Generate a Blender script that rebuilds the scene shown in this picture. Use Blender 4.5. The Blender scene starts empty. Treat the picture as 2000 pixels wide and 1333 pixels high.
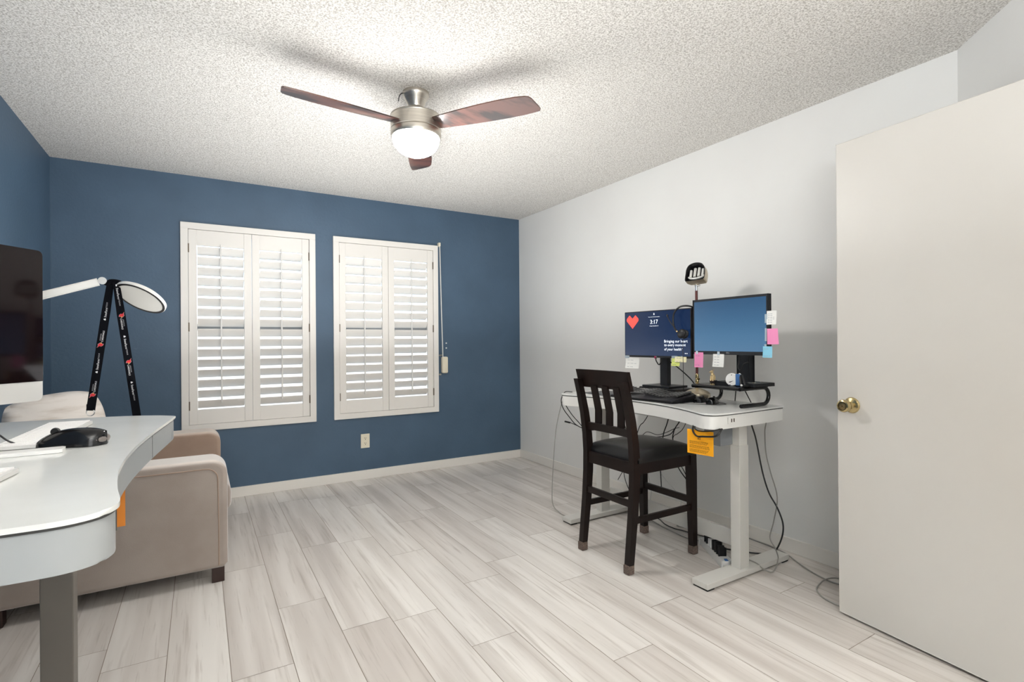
import bpy, bmesh, math, random
from mathutils import Vector, Matrix, Euler
random.seed(7)
C = bpy.context.scene.collection
PI = math.pi
R = math.radians

# ------------------------------------------------------------------ materials
def lin(c):
    o = []
    for v in c:
        v = v / 255.0
        o.append(v / 12.92 if v <= 0.04045 else ((v + 0.055) / 1.055) ** 2.4)
    return (o[0], o[1], o[2], 1.0)

def mat(name, rgb, rough=0.5, metal=0.0, bump=None, vary=None, emit=None, coat=0.0, sheen=0.0, stretch=None,
        trans=0.0, spec=0.5, rough2=None, detail=4.0):
    m = bpy.data.materials.new(name)
    m.use_nodes = True
    nt = m.node_tree
    N, L = nt.nodes, nt.links
    b = N['Principled BSDF']
    col = lin(rgb)
    b.inputs['Base Color'].default_value = col
    b.inputs['Roughness'].default_value = rough
    b.inputs['Metallic'].default_value = metal
    b.inputs['Coat Weight'].default_value = coat
    b.inputs['Coat Roughness'].default_value = 0.08
    b.inputs['Sheen Weight'].default_value = sheen
    b.inputs['Sheen Roughness'].default_value = 0.35
    b.inputs['Transmission Weight'].default_value = trans
    b.inputs['Specular IOR Level'].default_value = spec
    tc = N.new('ShaderNodeTexCoord')
    mp = N.new('ShaderNodeMapping')
    L.new(tc.outputs['Object'], mp.inputs['Vector'])
    if stretch:
        mp.inputs['Scale'].default_value = stretch
    if vary:
        scale, rgb2 = vary[0], vary[1]
        n = N.new('ShaderNodeTexNoise')
        n.inputs['Scale'].default_value = scale
        n.inputs['Detail'].default_value = detail
        L.new(mp.outputs['Vector'], n.inputs['Vector'])
        r = N.new('ShaderNodeValToRGB')
        lo, hi = vary[2] if len(vary) > 2 else (0.35, 0.65)
        r.color_ramp.elements[0].position = lo
        r.color_ramp.elements[1].position = hi
        r.color_ramp.elements[0].color = col
        r.color_ramp.elements[1].color = lin(rgb2)
        L.new(n.outputs['Fac'], r.inputs['Fac'])
        L.new(r.outputs['Color'], b.inputs['Base Color'])
        if rough2 is not None:
            q = N.new('ShaderNodeMapRange')
            q.inputs['To Min'].default_value = rough
            q.inputs['To Max'].default_value = rough2
            L.new(n.outputs['Fac'], q.inputs['Value'])
            L.new(q.outputs['Result'], b.inputs['Roughness'])
    if bump:
        n2 = N.new('ShaderNodeTexNoise')
        n2.inputs['Scale'].default_value = bump[0]
        n2.inputs['Detail'].default_value = 3.0
        L.new(tc.outputs['Object'], n2.inputs['Vector'])
        bp = N.new('ShaderNodeBump')
        bp.inputs['Strength'].default_value = bump[1]
        bp.inputs['Distance'].default_value = bump[2] if len(bump) > 2 else 0.002
        L.new(n2.outputs['Fac'], bp.inputs['Height'])
        L.new(bp.outputs['Normal'], b.inputs['Normal'])
    if emit:
        b.inputs['Emission Color'].default_value = lin(emit[0])
        b.inputs['Emission Strength'].default_value = emit[1]
    return m

def floor_mat():
    m = bpy.data.materials.new('wood_look_tile')
    m.use_nodes = True
    nt = m.node_tree
    N, L = nt.nodes, nt.links
    b = N['Principled BSDF']
    at = N.new('ShaderNodeAttribute'); at.attribute_name = 'plank'
    sep = N.new('ShaderNodeSeparateColor'); L.new(at.outputs['Color'], sep.inputs['Color'])
    tc = N.new('ShaderNodeTexCoord')
    off = N.new('ShaderNodeVectorMath'); off.operation = 'MULTIPLY_ADD'
    off.inputs[1].default_value = (37.0, 11.0, 23.0)
    L.new(at.outputs['Color'], off.inputs[0]); L.new(tc.outputs['Object'], off.inputs[2])
    def noise(sc, scale, detail, dist=0.0):
        mp = N.new('ShaderNodeMapping'); mp.inputs['Scale'].default_value = sc
        L.new(off.outputs['Vector'], mp.inputs['Vector'])
        n = N.new('ShaderNodeTexNoise'); n.inputs['Scale'].default_value = scale
        n.inputs['Detail'].default_value = detail; n.inputs['Distortion'].default_value = dist
        L.new(mp.outputs['Vector'], n.inputs['Vector']); return n
    def ramp(n, p0, c0, p1, c1):
        r = N.new('ShaderNodeValToRGB')
        r.color_ramp.elements[0].position = p0; r.color_ramp.elements[0].color = c0
        r.color_ramp.elements[1].position = p1; r.color_ramp.elements[1].color = c1
        L.new(n.outputs['Fac'], r.inputs['Fac']); return r
    def mix(a, bb, fac, mode='MIX'):
        x = N.new('ShaderNodeMix'); x.data_type = 'RGBA'; x.blend_type = mode
        L.new(a, x.inputs[6])
        if hasattr(bb, 'links'): L.new(bb, x.inputs[7])
        else: x.inputs[7].default_value = bb
        if hasattr(fac, 'links'): L.new(fac, x.inputs[0])
        else: x.inputs[0].default_value = fac
        return x.outputs[2]
    broad = ramp(noise((9.0, 0.5, 1.0), 1.3, 2.0), 0.36, lin((190, 183, 176)), 0.62, lin((224, 220, 214)))
    tone = N.new('ShaderNodeValToRGB')
    tone.color_ramp.elements[0].color = lin((200, 192, 185)); tone.color_ramp.elements[1].color = lin((232, 228, 222))
    L.new(sep.outputs['Red'], tone.inputs['Fac'])
    c = mix(tone.outputs['Color'], broad.outputs['Color'], 0.6)
    streak = ramp(noise((34.0, 1.3, 1.0), 1.5, 6.0, 0.3), 0.56, (0, 0, 0, 1), 0.72, (1, 1, 1, 1))
    sv = N.new('ShaderNodeMath'); sv.operation = 'MULTIPLY'; sv.inputs[1].default_value = 0.44
    L.new(streak.outputs['Color'], sv.inputs[0])
    c = mix(c, lin((158, 146, 136)), sv.outputs[0])
    fine = ramp(noise((120.0, 5.0, 1.0), 1.2, 5.0), 0.60, (0, 0, 0, 1), 0.78, (1, 1, 1, 1))
    fv = N.new('ShaderNodeMath'); fv.operation = 'MULTIPLY'; fv.inputs[1].default_value = 0.30
    L.new(fine.outputs['Color'], fv.inputs[0])
    c = mix(c, lin((140, 128, 118)), fv.outputs[0])
    L.new(c, b.inputs['Base Color'])
    b.inputs['Roughness'].default_value = 0.24
    b.inputs['Specular IOR Level'].default_value = 0.5
    bp = N.new('ShaderNodeBump'); bp.inputs['Strength'].default_value = 0.10; bp.inputs['Distance'].default_value = 0.001
    L.new(fine.outputs['Color'], bp.inputs['Height']); L.new(bp.outputs['Normal'], b.inputs['Normal'])
    return m

def popcorn_mat():
    m = bpy.data.materials.new('popcorn_ceiling')
    m.use_nodes = True
    nt = m.node_tree
    N, L = nt.nodes, nt.links
    b = N['Principled BSDF']
    tc = N.new('ShaderNodeTexCoord')
    n = N.new('ShaderNodeTexNoise'); n.inputs['Scale'].default_value = 120; n.inputs['Detail'].default_value = 3.5
    n.inputs['Roughness'].default_value = 0.65
    L.new(tc.outputs['Object'], n.inputs['Vector'])
    v = N.new('ShaderNodeTexVoronoi'); v.inputs['Scale'].default_value = 160
    L.new(tc.outputs['Object'], v.inputs['Vector'])
    a = N.new('ShaderNodeMath'); a.operation = 'SUBTRACT'
    L.new(n.outputs['Fac'], a.inputs[0])
    vm = N.new('ShaderNodeMath'); vm.operation = 'MULTIPLY'; vm.inputs[1].default_value = 0.35
    L.new(v.outputs['Distance'], vm.inputs[0]); L.new(vm.outputs[0], a.inputs[1])
    r = N.new('ShaderNodeValToRGB')
    r.color_ramp.elements[0].position = 0.16; r.color_ramp.elements[0].color = lin((186, 181, 174))  # hollows tinted darker than the grains, their shade put into the colour
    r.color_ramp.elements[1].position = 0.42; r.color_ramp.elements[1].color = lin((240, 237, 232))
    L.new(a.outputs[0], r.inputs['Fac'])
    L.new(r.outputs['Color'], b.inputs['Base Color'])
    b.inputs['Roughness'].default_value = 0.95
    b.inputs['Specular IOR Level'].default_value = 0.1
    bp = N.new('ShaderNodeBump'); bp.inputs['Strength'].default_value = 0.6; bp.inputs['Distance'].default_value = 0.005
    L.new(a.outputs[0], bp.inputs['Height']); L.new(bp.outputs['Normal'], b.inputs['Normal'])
    return m

def screen_mat(name, lo, hi, strength, axis_lo, axis_hi, rough=0.2):
    """a lit display: vertical gradient of its picture, by object height"""
    m = bpy.data.materials.new(name)
    m.use_nodes = True
    N, L = m.node_tree.nodes, m.node_tree.links
    b = N['Principled BSDF']
    tc = N.new('ShaderNodeTexCoord'); s = N.new('ShaderNodeSeparateXYZ')
    L.new(tc.outputs['Object'], s.inputs[0])
    q = N.new('ShaderNodeMapRange'); q.inputs['From Min'].default_value = axis_lo; q.inputs['From Max'].default_value = axis_hi
    L.new(s.outputs['Z'], q.inputs['Value'])
    x = N.new('ShaderNodeMix'); x.data_type = 'RGBA'
    x.inputs[6].default_value = lin(lo); x.inputs[7].default_value = lin(hi)
    L.new(q.outputs['Result'], x.inputs[0])
    b.inputs['Base Color'].default_value = (0.004, 0.005, 0.007, 1)
    b.inputs['Roughness'].default_value = rough
    L.new(x.outputs[2], b.inputs['Emission Color'])
    b.inputs['Emission Strength'].default_value = strength
    return m

M = {}
M['floor'] = floor_mat()
M['grout'] = mat('grout', (132, 120, 108), 0.9)
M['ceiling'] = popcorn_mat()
M['white_wall'] = mat('white_wall_paint', (234, 234, 231), 0.55, bump=(55, 0.12, 0.003), vary=(1.3, (230, 229, 226)))
M['blue_wall'] = mat('blue_wall_paint', (74, 98, 121), 0.5, bump=(60, 0.28, 0.004), vary=(2.2, (68, 91, 113)))
M['trim'] = mat('white_trim', (234, 230, 223), 0.4)
M['shutter'] = mat('shutter_white', (236, 232, 226), 0.38)
M['rod'] = mat('tilt_rod_white', (226, 224, 220), 0.4)
M['hinge'] = mat('hinge_metal', (120, 108, 95), 0.45, 0.7)
M['sash'] = mat('window_sash', (160, 160, 158), 0.5)
M['door'] = mat('door_paint', (212, 209, 203), 0.38, bump=(30, 0.05, 0.002), vary=(0.8, (206, 201, 193)))
M['brass'] = mat('antique_brass', (190, 172, 128), 0.22, 1.0)
M['brass_dark'] = mat('dark_brass', (80, 70, 48), 0.4, 0.8)
M['nickel'] = mat('brushed_nickel', (208, 202, 192), 0.32, 1.0, vary=(6, (190, 184, 174)), stretch=(1, 1, 40))
M['steel'] = mat('antique_steel', (196, 184, 162), 0.3, 1.0)
M['walnut'] = mat('walnut_blade', (104, 64, 52), 0.32, vary=(7.0, (46, 27, 22), (0.46, 0.58)), coat=0.35, detail=6, stretch=(0.5, 1.6, 1.0))
M['walnut'].node_tree.nodes['Principled BSDF'].inputs['Coat IOR'].default_value = 1.8
M['bowl'] = mat('frosted_bowl', (255, 252, 244), 0.4, emit=((255, 252, 248), 108))
M['velvet'] = mat('taupe_velvet', (150, 138, 130), 0.85, bump=(420, 0.3, 0.0015), vary=(5, (160, 149, 141)), sheen=1.0)
M['velvet_lit_top'] = mat('pale_velvet_lit', (214, 202, 192), 0.85, bump=(420, 0.3, 0.0015), vary=(5, (206, 193, 182)), sheen=0.6)  # paler copy of the velvet with overhead light in its colour
M['velvet_dark'] = mat('brown_velvet', (164, 142, 126), 0.85, bump=(420, 0.25, 0.0015), vary=(5, (150, 127, 112)), sheen=0.6)
def lit_top(src, name, pale):
    # light from above put into the colour: upward velvet faces drawn paler
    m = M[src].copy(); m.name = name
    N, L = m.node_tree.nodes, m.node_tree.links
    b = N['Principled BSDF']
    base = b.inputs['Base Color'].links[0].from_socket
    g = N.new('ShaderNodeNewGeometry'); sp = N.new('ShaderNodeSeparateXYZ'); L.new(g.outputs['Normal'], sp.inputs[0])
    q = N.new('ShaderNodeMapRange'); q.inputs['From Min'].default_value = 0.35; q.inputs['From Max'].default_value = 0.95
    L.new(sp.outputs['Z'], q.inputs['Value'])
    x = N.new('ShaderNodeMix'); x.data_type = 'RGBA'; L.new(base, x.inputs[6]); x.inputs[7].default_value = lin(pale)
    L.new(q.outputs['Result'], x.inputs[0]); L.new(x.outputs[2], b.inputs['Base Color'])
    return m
M['velvet_lit'] = lit_top('velvet', 'velvet_lit', (226, 216, 207))
M['velvet_dark_lit'] = lit_top('velvet_dark', 'velvet_dark_lit', (214, 198, 184))
M['sofa_leg'] = mat('sofa_leg_wood', (46, 26, 20), 0.5)
M['pillow'] = mat('pillow_cloth', (220, 214, 208), 0.85, bump=(300, 0.2, 0.001), vary=(26, (196, 186, 176), (0.45, 0.7)), stretch=(0.3, 0.3, 1.6))
M['desk_white'] = mat('desk_lacquer', (232, 231, 227), 0.32)
M['desk_shade'] = mat('desk_lacquer_shaded', (164, 167, 167), 0.35)  # left apron's shade put into a greyer copy of the lacquer
M['desk_glass'] = mat('white_glass', (232, 233, 230), 0.16, coat=0.05, spec=0.4, vary=(4, (224, 225, 221)))
M['desk_gap'] = mat('shadow_gap', (70, 70, 68), 0.7)
M['desk_leg'] = mat('desk_leg_paint', (205, 203, 197), 0.42)
M['desk_leg_shaded'] = mat('desk_leg_paint_shaded', (112, 107, 100), 0.42)  # darker copy of the leg paint, under-desk shade put into its colour
M['grey_box'] = mat('grey_plastic', (128, 132, 136), 0.5)
M['rubber'] = mat('black_rubber', (22, 22, 22), 0.7)
M['espresso'] = mat('espresso_wood', (18, 11, 9), 0.38, vary=(7, (27, 15, 12)), stretch=(1, 1, 0.2), spec=0.3)
M['leather'] = mat('black_leather', (13, 12, 13), 0.36, bump=(240, 0.18, 0.001))
M['sock'] = mat('knit_sock', (116, 100, 90), 0.95, bump=(700, 0.5, 0.001), vary=(160, (84, 72, 66)))
M['black'] = mat('black_plastic', (20, 20, 22), 0.4)
M['black_gloss'] = mat('glossy_black', (14, 14, 16), 0.16)
M['bezel'] = mat('bezel_black', (24, 26, 30), 0.35)
M['alu'] = mat('silver_aluminium', (214, 213, 210), 0.35, 0.25)
M['imac_glass'] = mat('dark_screen', (20, 11, 12), 0.06, vary=(9, (38, 24, 25), (0.55, 0.75)), spec=0.35)
M['screen_navy'] = screen_mat('screen_navy', (14, 50, 92), (16, 36, 74), 0.8, 0.0, 0.7)
M['screen_blue'] = screen_mat('screen_blue', (84, 132, 172), (48, 82, 122), 0.74, 0.26, 0.55)
M['lit_red'] = mat('lit_red', (230, 70, 60), 0.5, emit=((232, 66, 58), 0.9))
M['lit_white'] = mat('lit_white', (235, 240, 245), 0.5, emit=((235, 242, 250), 0.95))
M['logo'] = mat('logo_silver', (190, 192, 196), 0.4)
M['white_plastic'] = mat('white_plastic', (232, 231, 228), 0.35)
M['key_white'] = mat('white_keys', (240, 238, 236), 0.45)
M['key_gap'] = mat('keyboard_tray', (208, 206, 203), 0.4)
M['key_black'] = mat('black_keys', (58, 58, 58), 0.3)
M['lamp_white'] = mat('lamp_white', (232, 230, 226), 0.3)
M['diffuser'] = mat('lamp_diffuser', (214, 211, 204), 0.5)
M['cherry'] = mat('cherry_pole', (92, 34, 28), 0.3)
M['tube'] = mat('frosted_tubes', (214, 214, 208), 0.3)
M['strap'] = mat('lanyard_cloth', (7, 8, 14), 0.95, spec=0.15)
M['print_white'] = mat('print_white', (225, 225, 228), 0.7)
M['print_grey'] = mat('print_grey', (160, 160, 165), 0.7)
M['print_red'] = mat('print_red', (190, 30, 42), 0.7)
M['print_gold'] = mat('print_gold', (225, 170, 40), 0.7)
M['chrome'] = mat('chrome', (215, 215, 215), 0.12, 1.0)
M['orange'] = mat('orange_card', (250, 172, 18), 0.6)
M['orange_shaded'] = mat('orange_card_shaded', (200, 118, 24), 0.6)  # shade under the left desk put into a darker orange
M['ink'] = mat('ink', (60, 42, 20), 0.7)
M['ink_blue'] = mat('ink_grey', (120, 124, 138), 0.7)
M['pink'] = mat('pink_note', (246, 150, 196), 0.7)
M['green'] = mat('lime_note', (222, 232, 128), 0.7)
M['cream'] = mat('cream_note', (248, 240, 196), 0.7)
M['paper'] = mat('white_note', (240, 240, 236), 0.7)
M['sky_note'] = mat('blue_note', (140, 206, 232), 0.7)
M['tape'] = mat('clear_tape', (190, 205, 215), 0.25, trans=0.3)
M['gold'] = mat('gold_figure', (236, 210, 158), 0.38, 0.15)
M['ivory'] = mat('ivory_plate', (236, 228, 206), 0.4)
M['dark_slot'] = mat('dark_slot', (60, 48, 34), 0.7)
M['blue_plastic'] = mat('blue_plastic', (62, 104, 158), 0.4)
M['clear'] = mat('clear_acrylic', (220, 225, 225), 0.05, trans=0.85)
M['clips'] = mat('clip_metal', (190, 160, 110), 0.3, 0.9)
M['cord_white'] = mat('white_cord', (205, 205, 202), 0.5)
M['cord_grey'] = mat('grey_cord', (150, 148, 142), 0.5)
M['cord_black'] = mat('black_cord', (18, 18, 19), 0.45)
M['mouse_side'] = mat('mouse_grey', (120, 112, 108), 0.3)
M['glass'] = mat('window_glass', (245, 250, 252), 0.02, trans=1.0)
M['yard'] = mat('yard_gravel', (206, 198, 186), 0.9, vary=(3, (190, 182, 170)))
M['yard_wall'] = mat('yard_block', (214, 206, 194), 0.9, vary=(2, (200, 192, 180)))
M['shrub'] = mat('shrub_leaf', (96, 116, 74), 0.8, vary=(10, (70, 92, 56)))
M['magenta'] = mat('magenta_clip', (170, 30, 90), 0.5)

# ------------------------------------------------------------------ mesh building
class MB:
    def __init__(self, F=None):
        self.bm = bmesh.new(); self.F = F or Matrix.Identity(4); self.mi = 0
    def _fin(self, vs):
        for v in vs: v.co = self.F @ v.co
    def _tag(self, n0):
        self.bm.faces.ensure_lookup_table()
        for f in self.bm.faces[n0:]: f.material_index = self.mi
    def box(self, c, s, bevel=0.0, rot=None, seg=2):
        n0 = len(self.bm.faces)
        r = bmesh.ops.create_cube(self.bm, size=1.0)
        vs = r['verts']
        Mx = Matrix.Translation(c) @ (rot.to_matrix().to_4x4() if isinstance(rot, Euler) else (rot or Matrix.Identity(4))) @ Matrix.Diagonal((s[0], s[1], s[2], 1))
        for v in vs: v.co = Mx @ v.co
        self._fin(vs)
        if bevel > 0:
            es = set(e for v in vs for e in v.link_edges)
            bmesh.ops.bevel(self.bm, geom=list(es), offset=bevel, segments=seg, affect='EDGES', profile=0.5)
        self._tag(n0); return self
    def prism(self, pts, z0, z1, bevel=0.0):
        """closed outline in xy between two heights"""
        n0 = len(self.bm.faces)
        lo = [self.bm.verts.new(self.F @ Vector((p[0], p[1], z0))) for p in pts]
        hi = [self.bm.verts.new(self.F @ Vector((p[0], p[1], z1))) for p in pts]
        n = len(pts)
        fb = self.bm.faces.new(lo[::-1]); ft = self.bm.faces.new(hi)
        for i in range(n):
            self.bm.faces.new((lo[i], lo[(i + 1) % n], hi[(i + 1) % n], hi[i]))
        if bevel > 0:
            es = [e for e in set(ft.edges) | set(fb.edges)]
            bmesh.ops.bevel(self.bm, geom=es, offset=bevel, segments=2, affect='EDGES', profile=0.5)
        self._tag(n0); return self
    def lathe(self, prof, c=(0, 0), seg=48, axis=None):
        """profile of (radius, height); axis: optional matrix"""
        n0 = len(self.bm.faces)
        A = axis or Matrix.Translation((c[0], c[1], 0))
        rings = []
        for r, z in prof:
            if r < 1e-6:
                rings.append([self.bm.verts.new(self.F @ (A @ Vector((0, 0, z))))])
            else:
                rings.append([self.bm.verts.new(self.F @ (A @ Vector((r * math.cos(2 * PI * k / seg), r * math.sin(2 * PI * k / seg), z)))) for k in range(seg)])
        for a, b in zip(rings[:-1], rings[1:]):
            for k in range(seg):
                j = (k + 1) % seg
                if len(a) == 1 and len(b) == 1: continue
                if len(a) == 1: self.bm.faces.new((a[0], b[k], b[j]))
                elif len(b) == 1: self.bm.faces.new((a[k], a[j], b[0]))
                else: self.bm.faces.new((a[k], a[j], b[j], b[k]))
        self._tag(n0); return self
    def cyl(self, p0, p1, r0, r1=None, seg=20, cap=True):
        p0, p1 = Vector(p0), Vector(p1); r1 = r0 if r1 is None else r1
        d = (p1 - p0); L = d.length
        q = d.to_track_quat('Z', 'Y').to_matrix().to_4x4()
        prof = [(r0, 0), (r1, L)]
        if cap: prof = [(0, 0)] + prof + [(0, L)]
        return self.lathe(prof, seg=seg, axis=Matrix.Translation(p0) @ q)
    def tube(self, pts, r, seg=8, cap=True, flat=None):
        n0 = len(self.bm.faces)
        P = [Vector(p) for p in pts]
        prev = None; rings = []
        for i, p in enumerate(P):
            t = (P[min(i + 1, len(P) - 1)] - P[max(i - 1, 0)])
            t = t.normalized() if t.length > 1e-9 else Vector((0, 0, 1))
            if prev is None:
                up = Vector((0, 0, 1)) if abs(t.z) < 0.9 else Vector((1, 0, 0))
                n = t.cross(up).normalized()
            else:
                n = (prev - t * prev.dot(t)).normalized()
            prev = n; b = t.cross(n)
            rr = r[i] if isinstance(r, (list, tuple)) else r
            rings.append([self.bm.verts.new(self.F @ (p + (n * math.cos(2 * PI * k / seg) + b * math.sin(2 * PI * k / seg)) * rr)) for k in range(seg)])
        for a, b in zip(rings[:-1], rings[1:]):
            for k in range(seg):
                j = (k + 1) % seg
                self.bm.faces.new((a[k], a[j], b[j], b[k]))
        if cap:
            self.bm.faces.new(rings[0][::-1]); self.bm.faces.new(rings[-1])
        self._tag(n0); return self
    def quad(self, a, b, c, d):
        n0 = len(self.bm.faces)
        self.bm.faces.new([self.bm.verts.new(self.F @ Vector(p)) for p in (a, b, c, d)])
        self._tag(n0); return self
    def poly(self, pts):
        n0 = len(self.bm.faces)
        self.bm.faces.new([self.bm.verts.new(self.F @ Vector(p)) for p in pts]); self._tag(n0); return self
    def ball(self, c, s, seg=20, rot=None):
        n0 = len(self.bm.faces)
        r = bmesh.ops.create_uvsphere(self.bm, u_segments=seg, v_segments=max(8, seg // 2), radius=1.0)
        Mx = Matrix.Translation(c) @ (rot.to_matrix().to_4x4() if rot else Matrix.Identity(4)) @ Matrix.Diagonal((s[0], s[1], s[2], 1))
        for v in r['verts']: v.co = self.F @ (Mx @ v.co)
        self._tag(n0); return self
    def sheet(self, rows, thick=0.0006):
        """grid of points -> thin two-sided sheet"""
        n0 = len(self.bm.faces)
        g = [[self.bm.verts.new(self.F @ Vector(p)) for p in row] for row in rows]
        for i in range(len(g) - 1):
            for j in range(len(g[0]) - 1):
                self.bm.faces.new((g[i][j], g[i][j + 1], g[i + 1][j + 1], g[i + 1][j]))
        self._tag(n0); return self
    def text(self, s, Fm, width=None, height=None, fit='w'):
        cu = bpy.data.curves.new('txt', 'FONT'); cu.body = s; cu.size = 1.0
        cu.align_x = 'CENTER'; cu.align_y = 'CENTER'; cu.resolution_u = 2
        ob = bpy.data.objects.new('txt', cu)
        me = bpy.data.meshes.new_from_object(ob)
        xs = [v.co.x for v in me.vertices]; ys = [v.co.y for v in me.vertices]
        w = max(xs) - min(xs); h = max(ys) - min(ys)
        cx = (max(xs) + min(xs)) / 2; cy = (max(ys) + min(ys)) / 2
        sx = width / w if width else height / h
        sy = height / h if height else sx
        n0 = len(self.bm.faces)
        vs = [self.bm.verts.new(self.F @ (Fm @ Vector(((v.co.x - cx) * sx, (v.co.y - cy) * sy, 0)))) for v in me.vertices]
        for p in me.polygons:
            try: self.bm.faces.new([vs[i] for i in p.vertices])
            except ValueError: pass
        self._tag(n0)
        bpy.data.objects.remove(ob); bpy.data.curves.remove(cu); bpy.data.meshes.remove(me)
        return self

WM = {}
def thing(name, label, cat, loc=(0, 0, 0), rotz=0.0, group=None, kind=None):
    o = bpy.data.objects.new(name, None)
    o.empty_display_size = 0.1
    C.objects.link(o)
    o.location = loc; o.rotation_euler = (0, 0, rotz)
    WM[o.name] = Matrix.Translation(loc) @ Matrix.Rotation(rotz, 4, 'Z')
    if label: o['label'] = label
    if cat: o['category'] = cat
    if group: o['group'] = group
    if kind: o['kind'] = kind
    return o

def obj(name, mb, mats, parent=None, label=None, cat=None, group=None, kind=None, smooth=True, angle=35, origin=None, wn=True):
    bm = mb.bm
    bmesh.ops.recalc_face_normals(bm, faces=bm.faces)
    me = bpy.data.meshes.new(name)
    if parent is not None: W = WM[parent.name]
    elif origin is not None: W = Matrix.Translation(origin)
    else: W = Matrix.Identity(4)
    bm.transform(W.inverted())
    bm.to_mesh(me); bm.free()
    for m in (mats if isinstance(mats, (list, tuple)) else [mats]):
        me.materials.append(M[m] if isinstance(m, str) else m)
    if smooth:
        me.shade_smooth(); me.set_sharp_from_angle(angle=R(angle))
    o = bpy.data.objects.new(name, me); C.objects.link(o)
    if smooth and wn:
        wm = o.modifiers.new('weighted', 'WEIGHTED_NORMAL'); wm.keep_sharp = True; wm.weight = 80
    if parent is not None: o.parent = parent
    elif origin is not None: o.location = origin
    WM[o.name] = W
    if label: o['label'] = label
    if cat: o['category'] = cat
    if group: o['group'] = group
    if kind: o['kind'] = kind
    return o

def struct(name, mb, mats, **kw):
    return obj(name, mb, mats, kind='structure', **kw)

def spline(pts, n=8, closed=False):
    P = [Vector(p) for p in pts]; out = []
    m = len(P)
    for i in range(m if closed else m - 1):
        if closed: a, b, c, d = P[(i - 1) % m], P[i], P[(i + 1) % m], P[(i + 2) % m]
        else: a, b, c, d = P[max(i - 1, 0)], P[i], P[i + 1], P[min(i + 2, m - 1)]
        for k in range(n):
            t = k / n
            out.append(0.5 * ((2 * b) + (c - a) * t + (2 * a - 5 * b + 4 * c - d) * t * t + (3 * b - a - 3 * c + d) * t ** 3))
    if not closed: out.append(P[-1])
    return out

def frame(o, x, y):
    """matrix with origin o, axes x,y in a plane, z = x cross y"""
    x = Vector(x).normalized(); y = Vector(y); y = (y - x * y.dot(x)).normalized(); z = x.cross(y)
    m = Matrix((x, y, z)).transposed().to_4x4(); m.translation = Vector(o); return m

def inset(pts, d):
    """offset a closed counter-clockwise outline inward"""
    P = [Vector((p[0], p[1])) for p in pts]; n = len(P); out = []
    for i in range(n):
        a, b, c = P[i - 1], P[i], P[(i + 1) % n]
        t1 = (b - a).normalized(); t2 = (c - b).normalized()
        n1 = Vector((-t1.y, t1.x)); n2 = Vector((-t2.y, t2.x))
        nn = n1 + n2
        nn = nn.normalized() if nn.length > 1e-6 else n1
        k = d / max(0.5, nn.dot(n1))
        out.append(b + nn * k)
    return out

# ------------------------------------------------------------------ room
XR, XL, YB, H = 2.828, -0.845, 4.5415, 2.44
YE = 0.929          # where the right wall turns through 45 degrees
YF = -1.0
XD = XR - (YE - YF)  # the 45 degree wall meets the front wall here
T = 0.14

# floor of long wood-look tiles
mb = MB()
PW, PL = 0.2027, 1.005
x0s = 0.092
joints = {0: 2.073, 1: 2.53, 2: 2.20, 3: 2.158, 4: 2.823, 5: 2.311, 6: 2.465, 7: 2.075, 8: 1.666}
planks = []
for k in range(-7, 24):
    xa, xb = x0s + k * PW, x0s + (k + 1) * PW
    if k in joints: j0 = joints[k]
    else: j0 = random.random() * PL
    y = j0 - math.ceil((j0 + 2.6) / PL) * PL
    while y < YB + 0.2:
        ya, yb = max(y, -2.6), min(y + PL, YB + 0.12)
        if yb - ya > 0.02: planks.append((xa, ya, xb, yb))
        y += PL
lay = mb.bm.loops.layers.color.new('plank')
g = 0.0012
for (xa, ya, xb, yb) in planks:
    vs = [mb.bm.verts.new(p) for p in ((xa + g, ya + g, 0), (xb - g, ya + g, 0), (xb - g, yb - g, 0), (xa + g, yb - g, 0))]
    f = mb.bm.faces.new(vs); f.material_index = 0
    c = (random.random(), random.random(), random.random(), 1)
    for l in f.loops: l[lay] = c
xs0, xs1 = x0s - 7 * PW, x0s + 24 * PW
mb.mi = 1
mb.box(((xs0 + xs1) / 2, (YB - 2.48) / 2, -0.026), (xs1 - xs0, YB + 2.72, 0.05))
struct('floor', mb, ['floor', 'grout'], smooth=False)

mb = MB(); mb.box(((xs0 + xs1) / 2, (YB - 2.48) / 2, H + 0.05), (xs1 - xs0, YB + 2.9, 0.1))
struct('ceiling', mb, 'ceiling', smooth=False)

# back wall with two window openings
W1 = (-0.09, 0.807, 0.56, 2.065); W2 = (0.997, 1.905, 0.56, 2.065)
mb = MB()
def wbox(xa, xb, za, zb): mb.box(((xa + xb) / 2, YB + T / 2, (za + zb) / 2), (xb - xa, T, zb - za))
wbox(XL - T, XR + T, 0, 0.56); wbox(XL - T, XR + T, 2.065, H)
wbox(XL - T, W1[0], 0.56, 2.065); wbox(W1[1], W2[0], 0.56, 2.065); wbox(W2[1], XR + T, 0.56, 2.065)
struct('wall_back', mb, 'blue_wall', smooth=False)
mb = MB(); mb.box((XL - T / 2, (YB + YF) / 2, H / 2), (T, YB - YF, H)); struct('wall_left', mb, 'blue_wall', smooth=False)
mb = MB(); mb.box((XR + T / 2, (YB + YE) / 2, H / 2), (T, YB - YE, H)); struct('wall_right', mb, 'white_wall', smooth=False)
mb = MB(); mb.box(((XL - T + XD) / 2, YF - T / 2, H / 2), (XD - XL + T, T, H)); struct('wall_front', mb, 'white_wall', smooth=False)
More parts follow.
